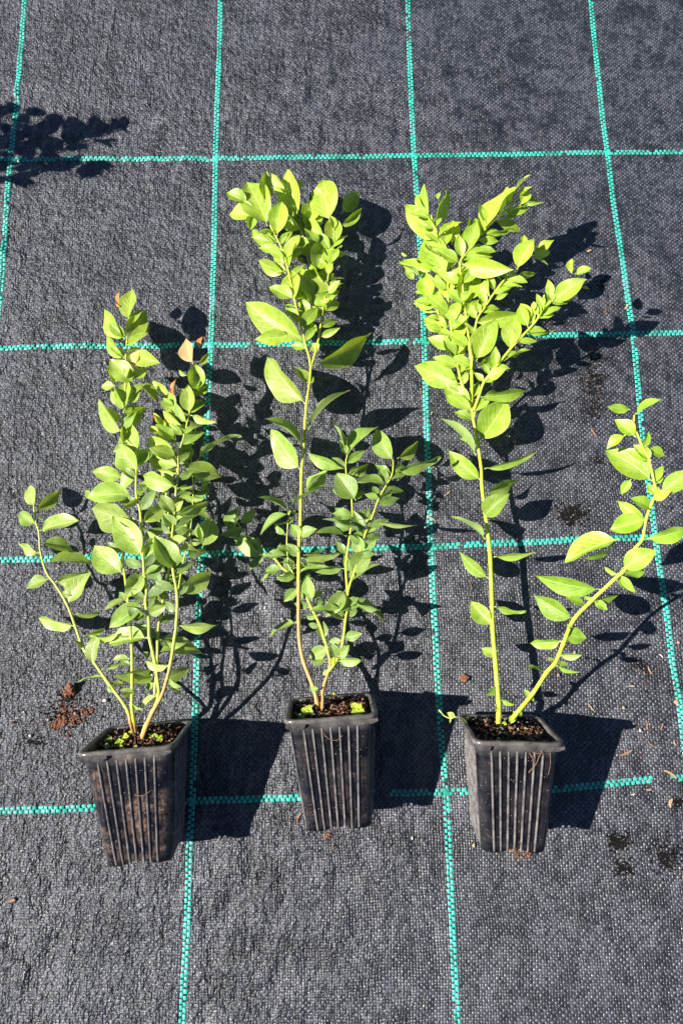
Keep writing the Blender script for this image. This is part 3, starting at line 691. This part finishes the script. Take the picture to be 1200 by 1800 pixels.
# ---- right potted shrub
M3 = pot_matrix(*PX3); r3 = root_at(M3, 'rightmost shrub with dense yellow green top and one branch leaning to the right edge')
pot3 = make_pot(r3, M3, PX3[4], PX3[5], PX3[6], .12, ((-.8, -.62), (.1, .98)))
T3 = [dict(r=(2.9, 1.1), brown=.03, p=[(875, 1278, None), (876, 1256, 5.2), (876, 1237, 5.0), (870, 1162, 4.8), (865, 1100, 4.6), (864, 1055, 4.4), (861, 980, 4.2), (856, 930, 4.0), (852, 900, 3.8), (847, 860, 3.6), (845, 822, 3.5), (839, 780, 3.6), (830, 730, 3.9), (826, 712, 4.0), (812, 676, 4.4), (802, 636, 4.8), (794, 590, 5.3), (788, 540, 5.9), (786, 486, 6.6)]),
 dict(r=(1.3, .9), brown=0, p=[(788, 500, 6.4), (778, 450, 6.8), (766, 410, 7.2), (757, 378, 7.6)]),
 dict(r=(1.9, .9), brown=0, p=[(828, 712, 3.9), (829, 670, 4.6), (826, 620, 5.4), (820, 570, 6.2), (812, 500, 7.2), (808, 464, 7.7), (818, 446, 8.0), (838, 422, 8.4), (854, 402, 8.7), (886, 372, 9.1), (918, 340, 9.5)]),
 dict(r=(1.3, .8), brown=0, p=[(796, 604, 5.2), (780, 582, 5.2), (768, 546, 5.3), (758, 530, 5.3), (748, 510, 5.3)]),
 dict(r=(1.8, .9), brown=0, p=[(832, 722, 4.0), (842, 694, 4.8), (850, 672, 5.6), (864, 654, 6.2), (896, 614, 7.4), (920, 588, 8.4), (940, 566, 9.2), (956, 544, 9.8), (968, 528, 10.2), (990, 500, 10.8)]),
 dict(r=(1.4, .9), brown=0, p=[(828, 650, 5.0), (832, 600, 6.0), (838, 562, 6.8), (852, 540, 7.3), (866, 518, 7.8), (882, 496, 8.3), (904, 476, 8.8)]),
 dict(r=(2.3, .9), brown=.02, p=[(893, 1268, None), (904, 1258, 5.6), (935, 1220, 6.0), (960, 1182, 7.6), (975, 1165, 8.6), (990, 1130, 10.0), (1007, 1090, 11.6), (1040, 1055, 13.2), (1075, 1022, 14.6), (1102, 995, 15.4), (1112, 968, 16.0), (1128, 948, 16.6), (1134, 915, 17.2), (1144, 886, 17.8), (1152, 866, 18.0), (1148, 844, 18.2), (1140, 810, 18.4), (1126, 780, 18.6), (1114, 748, 18.8), (1114, 730, 18.8)])]
L3 = '''M 485 980 300 600 195 b;M 420 660 100 345 150 b;M 320 470 275 165 110 b;M 310 420 200 240 50 b;M 360 500 480 205 100 d F;M 380 300 420 240 40 b;M 520 700 530 480 120 my;M 450 600 620 500 60 by;M 560 730 685 460 110 d F;M 660 770 740 490 140 b;M 780 580 750 455 100 d;M 790 600 1080 200 190 b
N 330 300 510 85 70 b;N 400 290 525 190 60 by;N 420 350 500 230 80 m;N 430 330 625 325 35 b;N 300 430 560 350 30 m;N 280 470 400 380 70 d;M 790 620 1060 550 50 m;M 600 870 1060 920 150 b;M 590 1000 740 850 60 m;M 395 900 50 850 105 b;M 320 750 280 690 50 d
M 250 1000 50 870 60 d;M 180 1000 110 920 60 m;M 330 930 220 890 40 b;M 120 800 75 770 20 b;M 340 1150 270 950 140 b;M 460 1000 370 910 60 m;M 485 1170 480 990 110 b;M 440 1080 380 950 60 b;M 520 1000 650 870 70 m;M 520 1030 750 860 50 b;M 600 1190 690 900 200 d;M 600 1200 700 1110 90 b;M 390 1190 390 1090 90 m
M 860 1170 850 955 75 b;M 950 1010 930 900 40 b;M 910 1130 1070 940 90 d;M 900 1180 1010 1130 50 b;N 390 920 540 645 170 b;N 560 760 715 660 100 by;N 540 820 670 740 90 d;N 560 820 665 885 50 d;N 440 700 450 615 50 m;N 370 970 550 950 50 d
N 720 1170 990 1000 180 b;N 900 960 1045 910 80 b;N 850 930 875 820 60 b;N 920 1010 1010 1005 30 b;N 690 1180 660 1120 80 m;N 740 1190 890 1160 50 m;N 960 1080 1030 1095 30 d
O 340 230 350 50 90 m;O 330 240 155 180 35 b;O 420 420 220 300 130 b;O 330 280 430 200 50 d;O 440 300 330 265 60 d;O 460 150 560 70 50 b;O 455 380 590 200 70 b;O 460 400 620 280 90 b;O 570 260 640 130 80 d;O 480 500 600 330 140 b;O 495 560 700 425 60 d;O 480 640 385 490 110 d;O 505 650 570 520 80 d
O 555 880 140 715 190 b;O 570 880 600 770 60 b;O 530 760 570 680 70 d;O 580 780 690 665 30 m;O 600 740 630 680 50 d;O 700 640 870 300 230 b;O 640 680 650 440 90 d;O 700 730 820 640 60 d;O 680 340 1075 260 150 m;O 710 240 690 160 60 b;O 750 200 760 150 40 b
O 980 570 1030 270 160 b;O 1140 380 1070 175 100 b;O 1190 220 1185 150 40 b;O 920 670 1165 575 45 m;O 830 730 860 600 110 d;O 790 830 945 740 100 b;O 720 990 1155 925 100 m;O 740 1010 880 950 70 d;O 630 1110 395 880 170 m
U 420 680 595 590 60 b;U 420 700 545 550 60 b;U 430 670 395 555 50 b;U 360 740 270 570 90 by;U 490 560 480 485 25 b;U 330 830 570 800 30 m;U 520 540 540 470 60 m;U 720 300 725 175 45 by;U 560 550 745 500 45 d;U 500 600 510 540 50 b
P 420 440 600 165 200 m F;P 385 560 130 300 65 d;P 420 740 195 530 120 m;P 445 655 805 540 50 b;P 450 830 670 735 80 d;P 465 970 620 830 150 b F;P 460 960 430 880 60 m;P 450 1150 205 995 50 d;P 345 310 380 250 40 b
Q 310 545 110 360 85 b;Q 350 395 640 360 50 b;Q 340 880 185 705 120 b;Q 355 745 575 780 45 b;Q 345 1080 260 1040 70 b;Q 370 1060 385 1055 20 m;T 435 450 378 490 55 d;T 485 520 575 555 35 b
R 730 200 530 170 85 m;R 780 240 1020 110 90 b;R 780 440 595 290 130 m F;R 690 425 530 550 90 b;R 905 640 760 510 110 m;R 890 550 1035 610 80 d;R 930 830 510 560 240 b;R 740 815 652 945 80 b;R 1000 940 1300 720 170 b;R 960 850 1020 780 35 m;R 960 930 920 860 80 by;R 965 975 1090 920 110 by
R 870 1170 620 1000 110 b;R 900 1060 730 980 120 d;S 920 135 680 210 150 b;S 940 270 1250 190 110 m;S 745 270 362 440 145 b;S 700 325 500 405 40 d;S 805 460 1015 350 165 b;S 820 455 890 380 50 d;S 620 625 155 525 130 b;S 430 835 150 665 140 b
S 760 520 865 650 60 m;S 790 510 920 465 90 d;S 740 520 645 465 35 b;S 730 560 830 620 60 d;S 580 710 740 665 50 d;S 590 715 665 770 70 m;S 570 690 500 675 30 b;S 510 730 375 685 60 d;S 400 950 520 970 130 m F;S 345 990 120 1000 75 b;S 335 1090 490 1085 50 b
S 400 900 385 865 20 b;T 785 325 655 290 30 m;T 870 280 1025 325 30 b;T 860 240 800 240 25 m;T 880 260 950 275 35 d;T 680 500 640 445 40 m;T 690 500 710 530 30 m;T 560 640 545 690 55 m;T 600 600 625 640 30 d;T 580 620 565 600 25 b'''
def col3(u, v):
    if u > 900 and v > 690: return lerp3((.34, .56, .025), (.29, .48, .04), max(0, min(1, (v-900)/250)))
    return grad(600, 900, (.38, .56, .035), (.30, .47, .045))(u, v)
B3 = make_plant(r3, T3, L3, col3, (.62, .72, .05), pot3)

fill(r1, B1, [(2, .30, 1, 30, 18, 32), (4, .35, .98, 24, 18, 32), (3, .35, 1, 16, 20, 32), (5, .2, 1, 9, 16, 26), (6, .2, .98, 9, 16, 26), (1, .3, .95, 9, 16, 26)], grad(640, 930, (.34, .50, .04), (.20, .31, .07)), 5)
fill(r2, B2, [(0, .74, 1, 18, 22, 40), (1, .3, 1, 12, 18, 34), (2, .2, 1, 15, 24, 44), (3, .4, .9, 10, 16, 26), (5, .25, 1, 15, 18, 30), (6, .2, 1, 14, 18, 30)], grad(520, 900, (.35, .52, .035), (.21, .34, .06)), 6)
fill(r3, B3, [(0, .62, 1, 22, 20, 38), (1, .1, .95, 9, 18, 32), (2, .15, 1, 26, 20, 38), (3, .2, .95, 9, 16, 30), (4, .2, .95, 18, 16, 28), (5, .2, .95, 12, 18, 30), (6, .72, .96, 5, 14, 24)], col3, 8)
# ---- unseen shrub beyond the left edge, invented to cast the cloth's top left shadow
def off_plant():
    px, py = -.86, .52
    r = empty('potted_shrub', (px, py, 0), 'unseen bushy shrub just outside the top left corner, invented to cast its shadow', 'potted plant')
    bpy.context.view_layer.update()
    M = Matrix.Translation((px, py, .1156))
    make_pot(r, M, .092, .065, .114, .4, ())
    sv = Vector((1.1315, .2027, 0))
    tips = []
    rnd = random.Random(3)
    spots = [(rnd.uniform(-60, 60), rnd.uniform(180, 330), 1) for _ in range(22)]
    spots += [(rnd.uniform(20, 175), rnd.uniform(196, 300), 1) for _ in range(40)]+[(rnd.uniform(-30, 50), rnd.uniform(206, 330), 1) for _ in range(30)]
    spots += [(rnd.uniform(110, 215), rnd.uniform(212, 232), 1) for _ in range(10)]+[(rnd.uniform(60, 170), rnd.uniform(276, 298), 1) for _ in range(14)]
    st = []
    ends = [(230, 222), (190, 245), (172, 283), (60, 240), (40, 190), (20, 300)]
    for k, (u, v) in enumerate(ends):
        G = at(u, v, 0); z = (.19, .20, .18, .23, .27, .22)[k]
        P = Vector((G.x, G.y, 0))-sv*z+Vector((0, 0, z))
        b = Vector((px+rnd.uniform(-.01, .01), py+rnd.uniform(-.01, .01), .105))
        mid = b.lerp(P, .5)+Vector((0, 0, .03))
        C = catmull([b, mid, P], 8)
        vs, fs = tube(C, [.0022-.0014*i/(len(C)-1) for i in range(len(C))], 7)
        me = mesh('stem', vs, fs); a = me.attributes.new('green', 'FLOAT', 'POINT')
        for q in a.data: q.value = 1
        o = link('stem', me, M_STEM, r); o.matrix_parent_inverse = r.matrix_world.inverted(); o.color = (.4, .5, .07, 1)
        st.append((o, C))
    for (u, v, _) in spots:
        G = at(u, v, 0); best = None
        for o, C in st:
            for q in C[4:]:
                sh = Vector((q.x, q.y, 0))+sv*q.z
                d = (sh-G).length
                if best is None or d < best[0]: best = (d, o, q)
        d, o, q = best
        T_ = Vector((G.x, G.y, 0))-sv*q.z+Vector((0, 0, q.z+rnd.uniform(-.01, .012)))
        D = T_-q
        if D.length < .024: D = D.normalized()*.027 if D.length > 1e-4 else Vector((.02, 0, 0))
        if D.length > .05: B_ = q+D*(1-.045/D.length)
        else: B_ = q
        B_ = q if D.length < .055 else q+D-D.normalized()*.045
        me = leaf_mesh(B_, q+D, Vector((-.3+rnd.uniform(-.3, .3), rnd.uniform(-.3, .3), 1)).normalized(), .5*(q+D-B_).length, .04, .2, 0, .07)
        l = link('leaf', me, M_LEAF, o); l.color = (.3, .44, .07, 1)
off_plant()

# ------------------------------------------------------------------ seedlings in the pots
def seedling(root, pot, u, v, lv, size, h, col):
    """rosette of small round leaves on a short stalk, rooted in the soil"""
    b = soil_hit(pot, u, v)
    n = pot.n; up = (Vector((0, 0, 1))*.75+n*.5).normalized()
    top = b+up*h
    vs, fs = tube([b-n*.002, b.lerp(top, .5), top], [.0005, .0005, .0004], 6)
    me = mesh('seedling', vs, fs); a = me.attributes.new('green', 'FLOAT', 'POINT')
    for q in a.data: q.value = 1
    o = link('seedling', me, M_STEM, root); o.matrix_parent_inverse = root.matrix_world.inverted(); o.color = col+(1,)
    a0 = random.uniform(0, 6)
    X = up.orthogonal().normalized(); Y = up.cross(X)
    for k in range(lv):
        an = a0+k*6.283/lv+random.uniform(-.25, .25)
        d = X*math.cos(an)+Y*math.sin(an)
        L = size*random.uniform(.75, 1.15)
        tip = top+d*L+up*random.uniform(-.001, .0015)
        m = leaf_mesh(top, tip, up, L*.82, .05, .15, 0, .12)
        l = link('leaf', m, M_LEAF, o); l.matrix_parent_inverse = o.matrix_world.inverted()
        l.color = (col[0]*random.uniform(.85, 1.15), col[1]*random.uniform(.9, 1.1), col[2], 1)
YS = (.52, .66, .03); GS = (.16, .34, .05)
for (u, v, lv, s_, h, c) in ((224, 1300, 4, .0050, .006, YS), (212, 1308, 4, .0045, .004, YS), (208, 1302, 3, .0035, .003, GS), (194, 1304, 4, .0045, .002, GS), (188, 1312, 4, .0035, .002, GS), (216, 1316, 3, .004, .002, YS), (238, 1318, 2, .004, .002, (.6, .5, .08)), (272, 1298, 4, .0050, .005, YS), (284, 1302, 5, .0042, .005, YS), (267, 1300, 3, .003, .003, YS), (234, 1292, 3, .004, .007, YS)):
    seedling(r1, pot1, u, v, lv, s_, h, c)
for (u, v, lv, s_, h, c) in ((541, 1254, 4, .0088, .005, YS), (528, 1262, 3, .005, .001, GS), (628, 1252, 5, .0085, .005, YS), (588, 1226, 3, .0045, .004, (.7, .62, .05)), (613, 1228, 4, .0042, .002, GS)):
    seedling(r2, pot2, u, v, lv, s_, h, c)
for (u, v, lv, s_, h, c) in ((824, 1268, 2, .0045, .003, YS), (884, 1280, 3, .0055, .004, YS), (925, 1285, 2, .0045, .003, (.55, .5, .12))):
    seedling(r3, pot3, u, v, lv, s_, h, c)
def sprout(root, px, r, col, leafs, mat=M_STEM, name='seedling'):
    P = catmull([at(u, v, z) for u, v, z in px], 5)
    vs, fs = tube(P, [r]*len(P), 6)
    me = mesh(name, vs, fs); a = me.attributes.new('green', 'FLOAT', 'POINT')
    for q in a.data: q.value = 1
    o = link(name, me, mat, root); o.color = col+(1,)
    if root: o.matrix_parent_inverse = root.matrix_world.inverted()
    for (bu, bv, tu, tv, z, w_) in leafs:
        B_ = at(bu, bv, z); T_ = at(tu, tv, z-.001)
        m = leaf_mesh(B_, T_, Vector((-.3, 0, 1)).normalized(), w_*(T_-B_).length, .05, .2, 0, .1)
        l = link('leaf', m, M_LEAF, o); l.matrix_parent_inverse = o.matrix_world.inverted(); l.color = (.5, .58, .12, 1)
    return o
sprout(r3, [(820, 1270, .075), (812, 1262, .092), (800, 1260, .097), (792, 1263, .094), (780, 1258, .09), (774, 1250, .086)], .0005, (.5, .6, .15), [(800, 1260, 785, 1253, .097, .65), (792, 1262, 790, 1271, .094, .3), (774, 1252, 770, 1247, .086, .5)])
# fine roots caught on the right pot, and hairs at the foot of the middle and right pots
def onpot(pot, x, z, lift=.0012):
    return pot.M @ Vector((x, pot.half(z)+lift, z))
def root_strand(root, pot, pts, r=.00032):
    P = catmull([onpot(pot, x, z, l) for x, z, l in pts], 5)
    vs, fs = tube(P, [r]*len(P), 5)
    o = link('root', mesh('root', vs, fs), M_ROOT, root); o.matrix_parent_inverse = root.matrix_world.inverted()
root_strand(r3, pot3, [(.021, -.006, .006), (.019, -.014, .003), (.017, -.021, .002), (.013, -.026, .0018), (.010, -.030, .0014)])
root_strand(r3, pot3, [(.010, -.010, .0018), (.012, -.014, .003), (.014, -.018, .002), (.015, -.022, .0016)])
root_strand(r3, pot3, [(.024, -.009, .003), (.020, -.0095, .004), (.014, -.010, .002)], .00025)
root_strand(r3, pot3, [(.030, -.010, .0018), (.031, -.020, .0016), (.0295, -.032, .0014)], .00025)
root_strand(r2, pot2, [(-.010, -.012, .0018), (-.004, -.020, .002), (.004, -.022, .002), (.010, -.018, .0018)], .00025)
root_strand(r1, pot1, [(.020, -.042, .0018), (.012, -.046, .003), (.004, -.045, .0016)], .00022)
# bent label stake shade-casting slot piece on the ground-side rim of the right pot is just plastic edging
def clump(name, root, centers, mat, label=None, cat=None, kind=None, group=None):
    vs = []; fs = []
    for (P, r, rad, n) in centers:
        for k in range(n):
            a = random.uniform(0, 6.28); d = random.random()**.6*rad
            rr = r*random.uniform(.4, 1.3)
            blob(vs, fs, (P[0]+math.cos(a)*d, P[1]+math.sin(a)*d, P[2]+rr*.5), rr, .4)
    o = link(name, mesh(name, vs, fs), mat, root, False)
    if root: o.matrix_parent_inverse = root.matrix_world.inverted()
    return tag(o, label, cat, group, kind)
def gp(u, v, dz=0): 
    p = at(u, v, 0); p.z = gh(p.x, p.y)+.0003+dz; return p
# reddish earth leaking from under the pots
clump('leaked_soil', None, [(gp(575, 1470), .0012, .005, 16), (gp(592, 1452), .0013, .004, 10), (gp(586, 1492), .0008, .004, 8)], M_BRICK, 'small heap of red brown earth at the foot of the middle pot', 'soil')
clump('leaked_soil', None, [(gp(905, 1490), .0016, .007, 34), (gp(930, 1494), .0014, .006, 24), (gp(915, 1500), .0009, .010, 24)], M_BRICK, 'larger orange brown heap of earth at the foot of the right pot', 'soil')
clump('soil_clod', None, [(gp(124, 1216), .0026, .0045, 26), (gp(128, 1208, .004), .0024, .003, 16), (gp(129, 1202, .008), .0016, .002, 8), (gp(112, 1222), .0010, .006, 14)], M_BRICK, 'upright dark red clod of earth left of the muddy pot, below the low branch', 'clod')
clump('soil_clod', None, [(gp(814, 1192), .0022, .0035, 16), (gp(818, 1190, .003), .0015, .003, 8)], M_BRICK, 'orange brown clod on the cloth above the left corner of the right pot', 'clod')
clump('soil_heap', None, [(gp(108, 1270), .0016, .006, 34), (gp(128, 1262), .0014, .007, 26), (gp(96, 1276), .0012, .005, 18), (gp(146, 1258), .0011, .008, 20), (gp(160, 1250), .0013, .003, 10), (gp(116, 1248), .0009, .014, 40), (gp(120, 1268), .0013, .016, 40), (gp(150, 1246), .0009, .012, 30)], M_BRICK, 'scatter of dark red brown soil crumbs left of the muddy pot', 'soil', 'stuff')
def stone(name, u, v, r, sq, mat, label, group=None):
    vs = []; fs = []; p = gp(u, v); blob(vs, fs, (p.x, p.y, p.z+r*sq[2]*.8), r, .18, sq)
    me = mesh(name, vs, fs); o = link(name, me, mat); md = o.modifiers.new('sub', 'SUBSURF'); md.levels = md.render_levels = 1
    return tag(o, label, 'pebble' if name == 'pebble' else name.replace('_', ' '), group)
stone('pebble', 186, 1231, .0034, (1, .8, .8), M_PALE, 'white pebble between the red clod and the muddy pot')
stone('pebble', 134, 1254, .0026, (1, .9, .8), M_GREYP, 'greyish pebble sitting on the scatter of red crumbs')
stone('pebble', 86, 1265, .0024, (1, .9, .8), M_TAN, 'tan pebble at the left end of the scatter of red crumbs')
stone('pebble', 54, 1293, .0022, (1, .9, .8), M_PALE, 'whitish pebble lower left of the scatter of red crumbs')
stone('pebble', 24, 1270, .0022, (1, .9, .8), M_BRICK, 'red brown pebble near the left edge of the cloth')
stone('seed', 724, 1473, .0028, (.55, 1, .5), M_PALE, 'cream seed on the cloth between the middle and right pots')
stone('seed', 832, 1485, .0030, (.6, 1, .6), M_TAN, 'yellowish seed against the lower left corner of the right pot')
stone('pebble', 466, 1069, .0020, (1, .8, .7), M_PALE, 'small white pebble in the leaf shadows left of the middle stem')
stone('pebble', 1123, 1284, .0022, (1, 1, .7), M_PALE, 'small white pebble at the corner of the right pot shadow')
stone('pebble', 1186, 1234, .0036, (1, 1, .5), M_TAN, 'flat ochre pebble beside the right green line')
stone('pebble', 1094, 1244, .0026, (1, 1, .7), M_TAN, 'tan pebble above the right pot shadow')
stone('pebble', 904, 778, .0026, (1, 1, .7), M_ROOT, 'round rust coloured pebble in the shadow of the right shrub')
stone('pebble', 980, 1186, .0026, (.8, 1, .7), M_ROOT, 'rust coloured pebble right of the lower branch of the right shrub')
stone('pebble', 1190, 1130, .0022, (1, 1, .7), M_TAN, 'pale tan pebble right of the right green line')
def chip(u, v, L, W, ang, mat, label, group=None, curl=.25):
    p = gp(u, v); n = 7; vs = []; fs = []
    d = Vector((math.cos(ang), math.sin(ang), 0)); s_ = Vector((-d.y, d.x, 0)); bd = random.uniform(-curl, curl)
    for i in range(n):
        t = i/(n-1)-.5; w_ = W*(1-(2*abs(t))**3*.6)*random.uniform(.8, 1.1)
        c = p+d*(t*L)+s_*(bd*L*(t*t*4-.5)*.5); c.z = p.z+.0006+abs(t)*L*.08
        for k in range(4):
            a = k*math.pi/2+.78
            vs.append(c+s_*(math.cos(a)*w_*.7)+Vector((0, 0, math.sin(a)*w_*.35+.0003)))
    for i in range(n-1):
        for k in range(4):
            k2 = (k+1) % 4; fs.append((i*4+k, i*4+k2, (i+1)*4+k2, (i+1)*4+k))
    fs += [(3, 2, 1, 0), tuple((n-1)*4+k for k in range(4))]
    o = link('wood_chip', mesh('wood_chip', vs, fs), mat, None, False)
    return tag(o, label, 'wood chip', group)
GC = 'wood chips on the cloth'
for (u, v, L, W, a, m, lb) in (
 (1008, 1149, .006, .0028, 1.45, M_TAN, 'stout tan chip right of the half moon leaf of the low branch'),
 (1037, 1243, .010, .0012, -.9, M_TAN, 'thin pale splinter lying above the right pot shadow'),
 (1108, 1206, .0075, .0016, .05, M_TAN, 'pale yellow chip above the tan pebble on the right'),
 (1140, 1178, .010, .0014, -1.1, M_TAN, 'long curved pale chip below the dark smear on the right'),
 (1160, 1153, .006, .0013, -.75, M_PALE, 'whitish chip left of the right green line'),
 (1136, 1276, .008, .0018, 1.4, M_ROOT, 'reddish chip just right of the pot shadow corner'),
 (1161, 1277, .008, .0016, 1.2, M_ROOT, 'reddish chip second to the right of the pot shadow corner'),
 (1098, 1323, .016, .0022, .45, M_ROOT, 'long brown splinter across the right edge of the pot shadow'),
 (1142, 1308, .009, .0008, -.7, M_TAN, 'hair thin pale splinter right of the pot shadow'),
 (1184, 1306, .006, .0012, -1.2, M_TAN, 'small tan chip by the right edge, level with the pot shadow top'),
 (1176, 1360, .015, .0030, -.5, M_TAN, 'broad orange chip beside the broken end of the lowest green line'),
 (1177, 1411, .010, .0030, 1.3, M_TAN, 'upright tan chip below the broad orange chip'),
 (1139, 1388, .006, .0020, .1, M_TAN, 'pale chip just under the end of the lowest green line'),
 (1111, 1396, .005, .0014, .3, M_PALE, 'tiny cream chip below the lowest green line'),
 (1034, 442, .0062, .0026, .45, M_TAN, 'light tan chip in the open square at the upper right'),
 (1100, 540, .0080, .0026, 1.1, M_TAN, 'brown chip on the right green line'),
 (1042, 762, .014, .0016, -1.0, M_ROOT, 'thin brown twig piece left of the small top leaves of the long branch'),
 (795, 823, .012, .0014, -1.05, M_TAN, 'long tan splinter left of the right main stem'),
 (785, 868, .010, .0012, .7, M_TAN, 'crooked tan splinter under the leaf shadow left of the right stem'),
 (758, 912, .013, .0014, -.5, M_TAN, 'pale splinter lying on the middle green line'),
 (758, 727, .005, .0014, 1.2, M_TAN, 'small grey tan chip right of the middle green line'),
 (1025, 1120, .005, .0016, .3, M_ROOT, 'small rust chip in the gap beside the folded leaf'),
 (826, 1030, .013, .0007, -1.3, M_ROOT, 'hair thin brown stalk left of the right main stem'),
 (1043, 1345, .006, .0010, .6, M_ROOT, 'tiny brown splinter inside the pot shadow'),
 (525, 1437, .012, .0018, 1.2, M_ROOT, 'dark red root fragment left of the foot of the middle pot'),
 (24, 1582, .006, .0030, .4, M_ROOT, 'brown chip near the lower left corner'),
 (993, 1158, .004, .0014, .4, M_ROOT, 'rust chip under the tip of the half moon leaf'),
 (650, 645, .004, .0010, .7, M_ROOT, 'tiny rust chip by the fork of the middle shrub')):
    chip(u, v, L, W, a, m, lb, GC)
for k in range(8):                                           # bent strand fragments
    pass
# loose crumbs, too small to tell apart
def scatter(name, mat, pts, label, flat=1):
    vs = []; fs = []
    for (u, v, r) in pts:
        p = gp(u, v); blob(vs, fs, (p.x, p.y, p.z+r*.3), r, .4, (1, 1, flat))
    o = link(name, mesh(name, vs, fs), mat, None, False); return tag(o, label, 'crumbs', None, 'stuff')
rs = random.Random(11)
def cl(n, cu, cv, su, sv_, lo, hi): return [(rs.gauss(cu, su), rs.gauss(cv, sv_), rs.uniform(lo, hi)/1000) for _ in range(n)]
scatter('red_crumbs', M_BRICK, cl(60, 830, 1200, 45, 38, .3, .9)+cl(50, 1010, 1130, 40, 60, .3, .9)+cl(40, 1120, 1290, 30, 25, .3, 1.0)+cl(50, 1040, 680, 12, 45, .3, .9)+cl(24, 1068, 538, 6, 8, .4, 1.0)+cl(30, 100, 1230, 60, 40, .3, .8)+cl(18, 1130, 1180, 14, 12, .4, 1.0)+cl(18, 920, 900, 40, 30, .3, .7)+cl(26, 590, 1300, 4, 4, .3, .5)+cl(30, 930, 1530, 70, 25, .3, .7)+cl(26, 700, 1090, 160, 120, .3, .6)+cl(16, 200, 1240, 16, 8, .3, .8)+cl(12, 780, 810, 40, 70, .3, .6)+cl(40, 1060, 1080, 70, 50, .3, .7), 'tiny red brown crumbs sprinkled over the cloth')
scatter('black_crumbs', M_CRUMB, cl(260, 1005, 905, 15, 10, .5, 1.5)+cl(260, 1045, 672, 9, 32, .5, 1.5)+cl(90, 1060, 500, 10, 12, .3, 1.0)+cl(120, 1120, 860, 14, 30, .3, .9)+cl(60, 1022, 668, 5, 8, .3, .9)+cl(200, 1085, 1480, 9, 8, .4, 1.3)+cl(150, 1094, 1526, 9, 9, .4, 1.2)+cl(260, 1174, 1505, 13, 14, .4, 1.3)+cl(110, 1052, 815, 8, 10, .3, .9)+cl(90, 1190, 1410, 8, 5, .4, 1.1)+cl(70, 1128, 1168, 12, 8, .4, 1.0)+cl(40, 1180, 1215, 7, 8, .4, 1.0)+cl(60, 1040, 1000, 24, 18, .3, .8)+cl(60, 1095, 1085, 16, 8, .3, .8)+cl(30, 1140, 650, 40, 40, .3, .7)+cl(30, 1160, 900, 20, 40, .3, .8)+cl(40, 975, 1120, 18, 12, .3, .8)+cl(60, 40, 1200, 25, 15, .3, .8)+cl(110, 112, 1252, 26, 12, .5, 1.4)+cl(70, 118, 1225, 8, 5, .5, 1.3)+cl(50, 62, 1304, 10, 4, .5, 1.2), 'black damp soil crumbs caught in the weave', .6)
scatter('pale_crumbs', M_PALE, [(rs.uniform(380, 1190), rs.uniform(230, 1580), rs.uniform(.2, .45)/1000) for _ in range(110)]+[(rs.uniform(780, 1190), rs.uniform(640, 1560), rs.uniform(.3, .6)/1000) for _ in range(40)], 'tiny pale grit specks on the cloth')
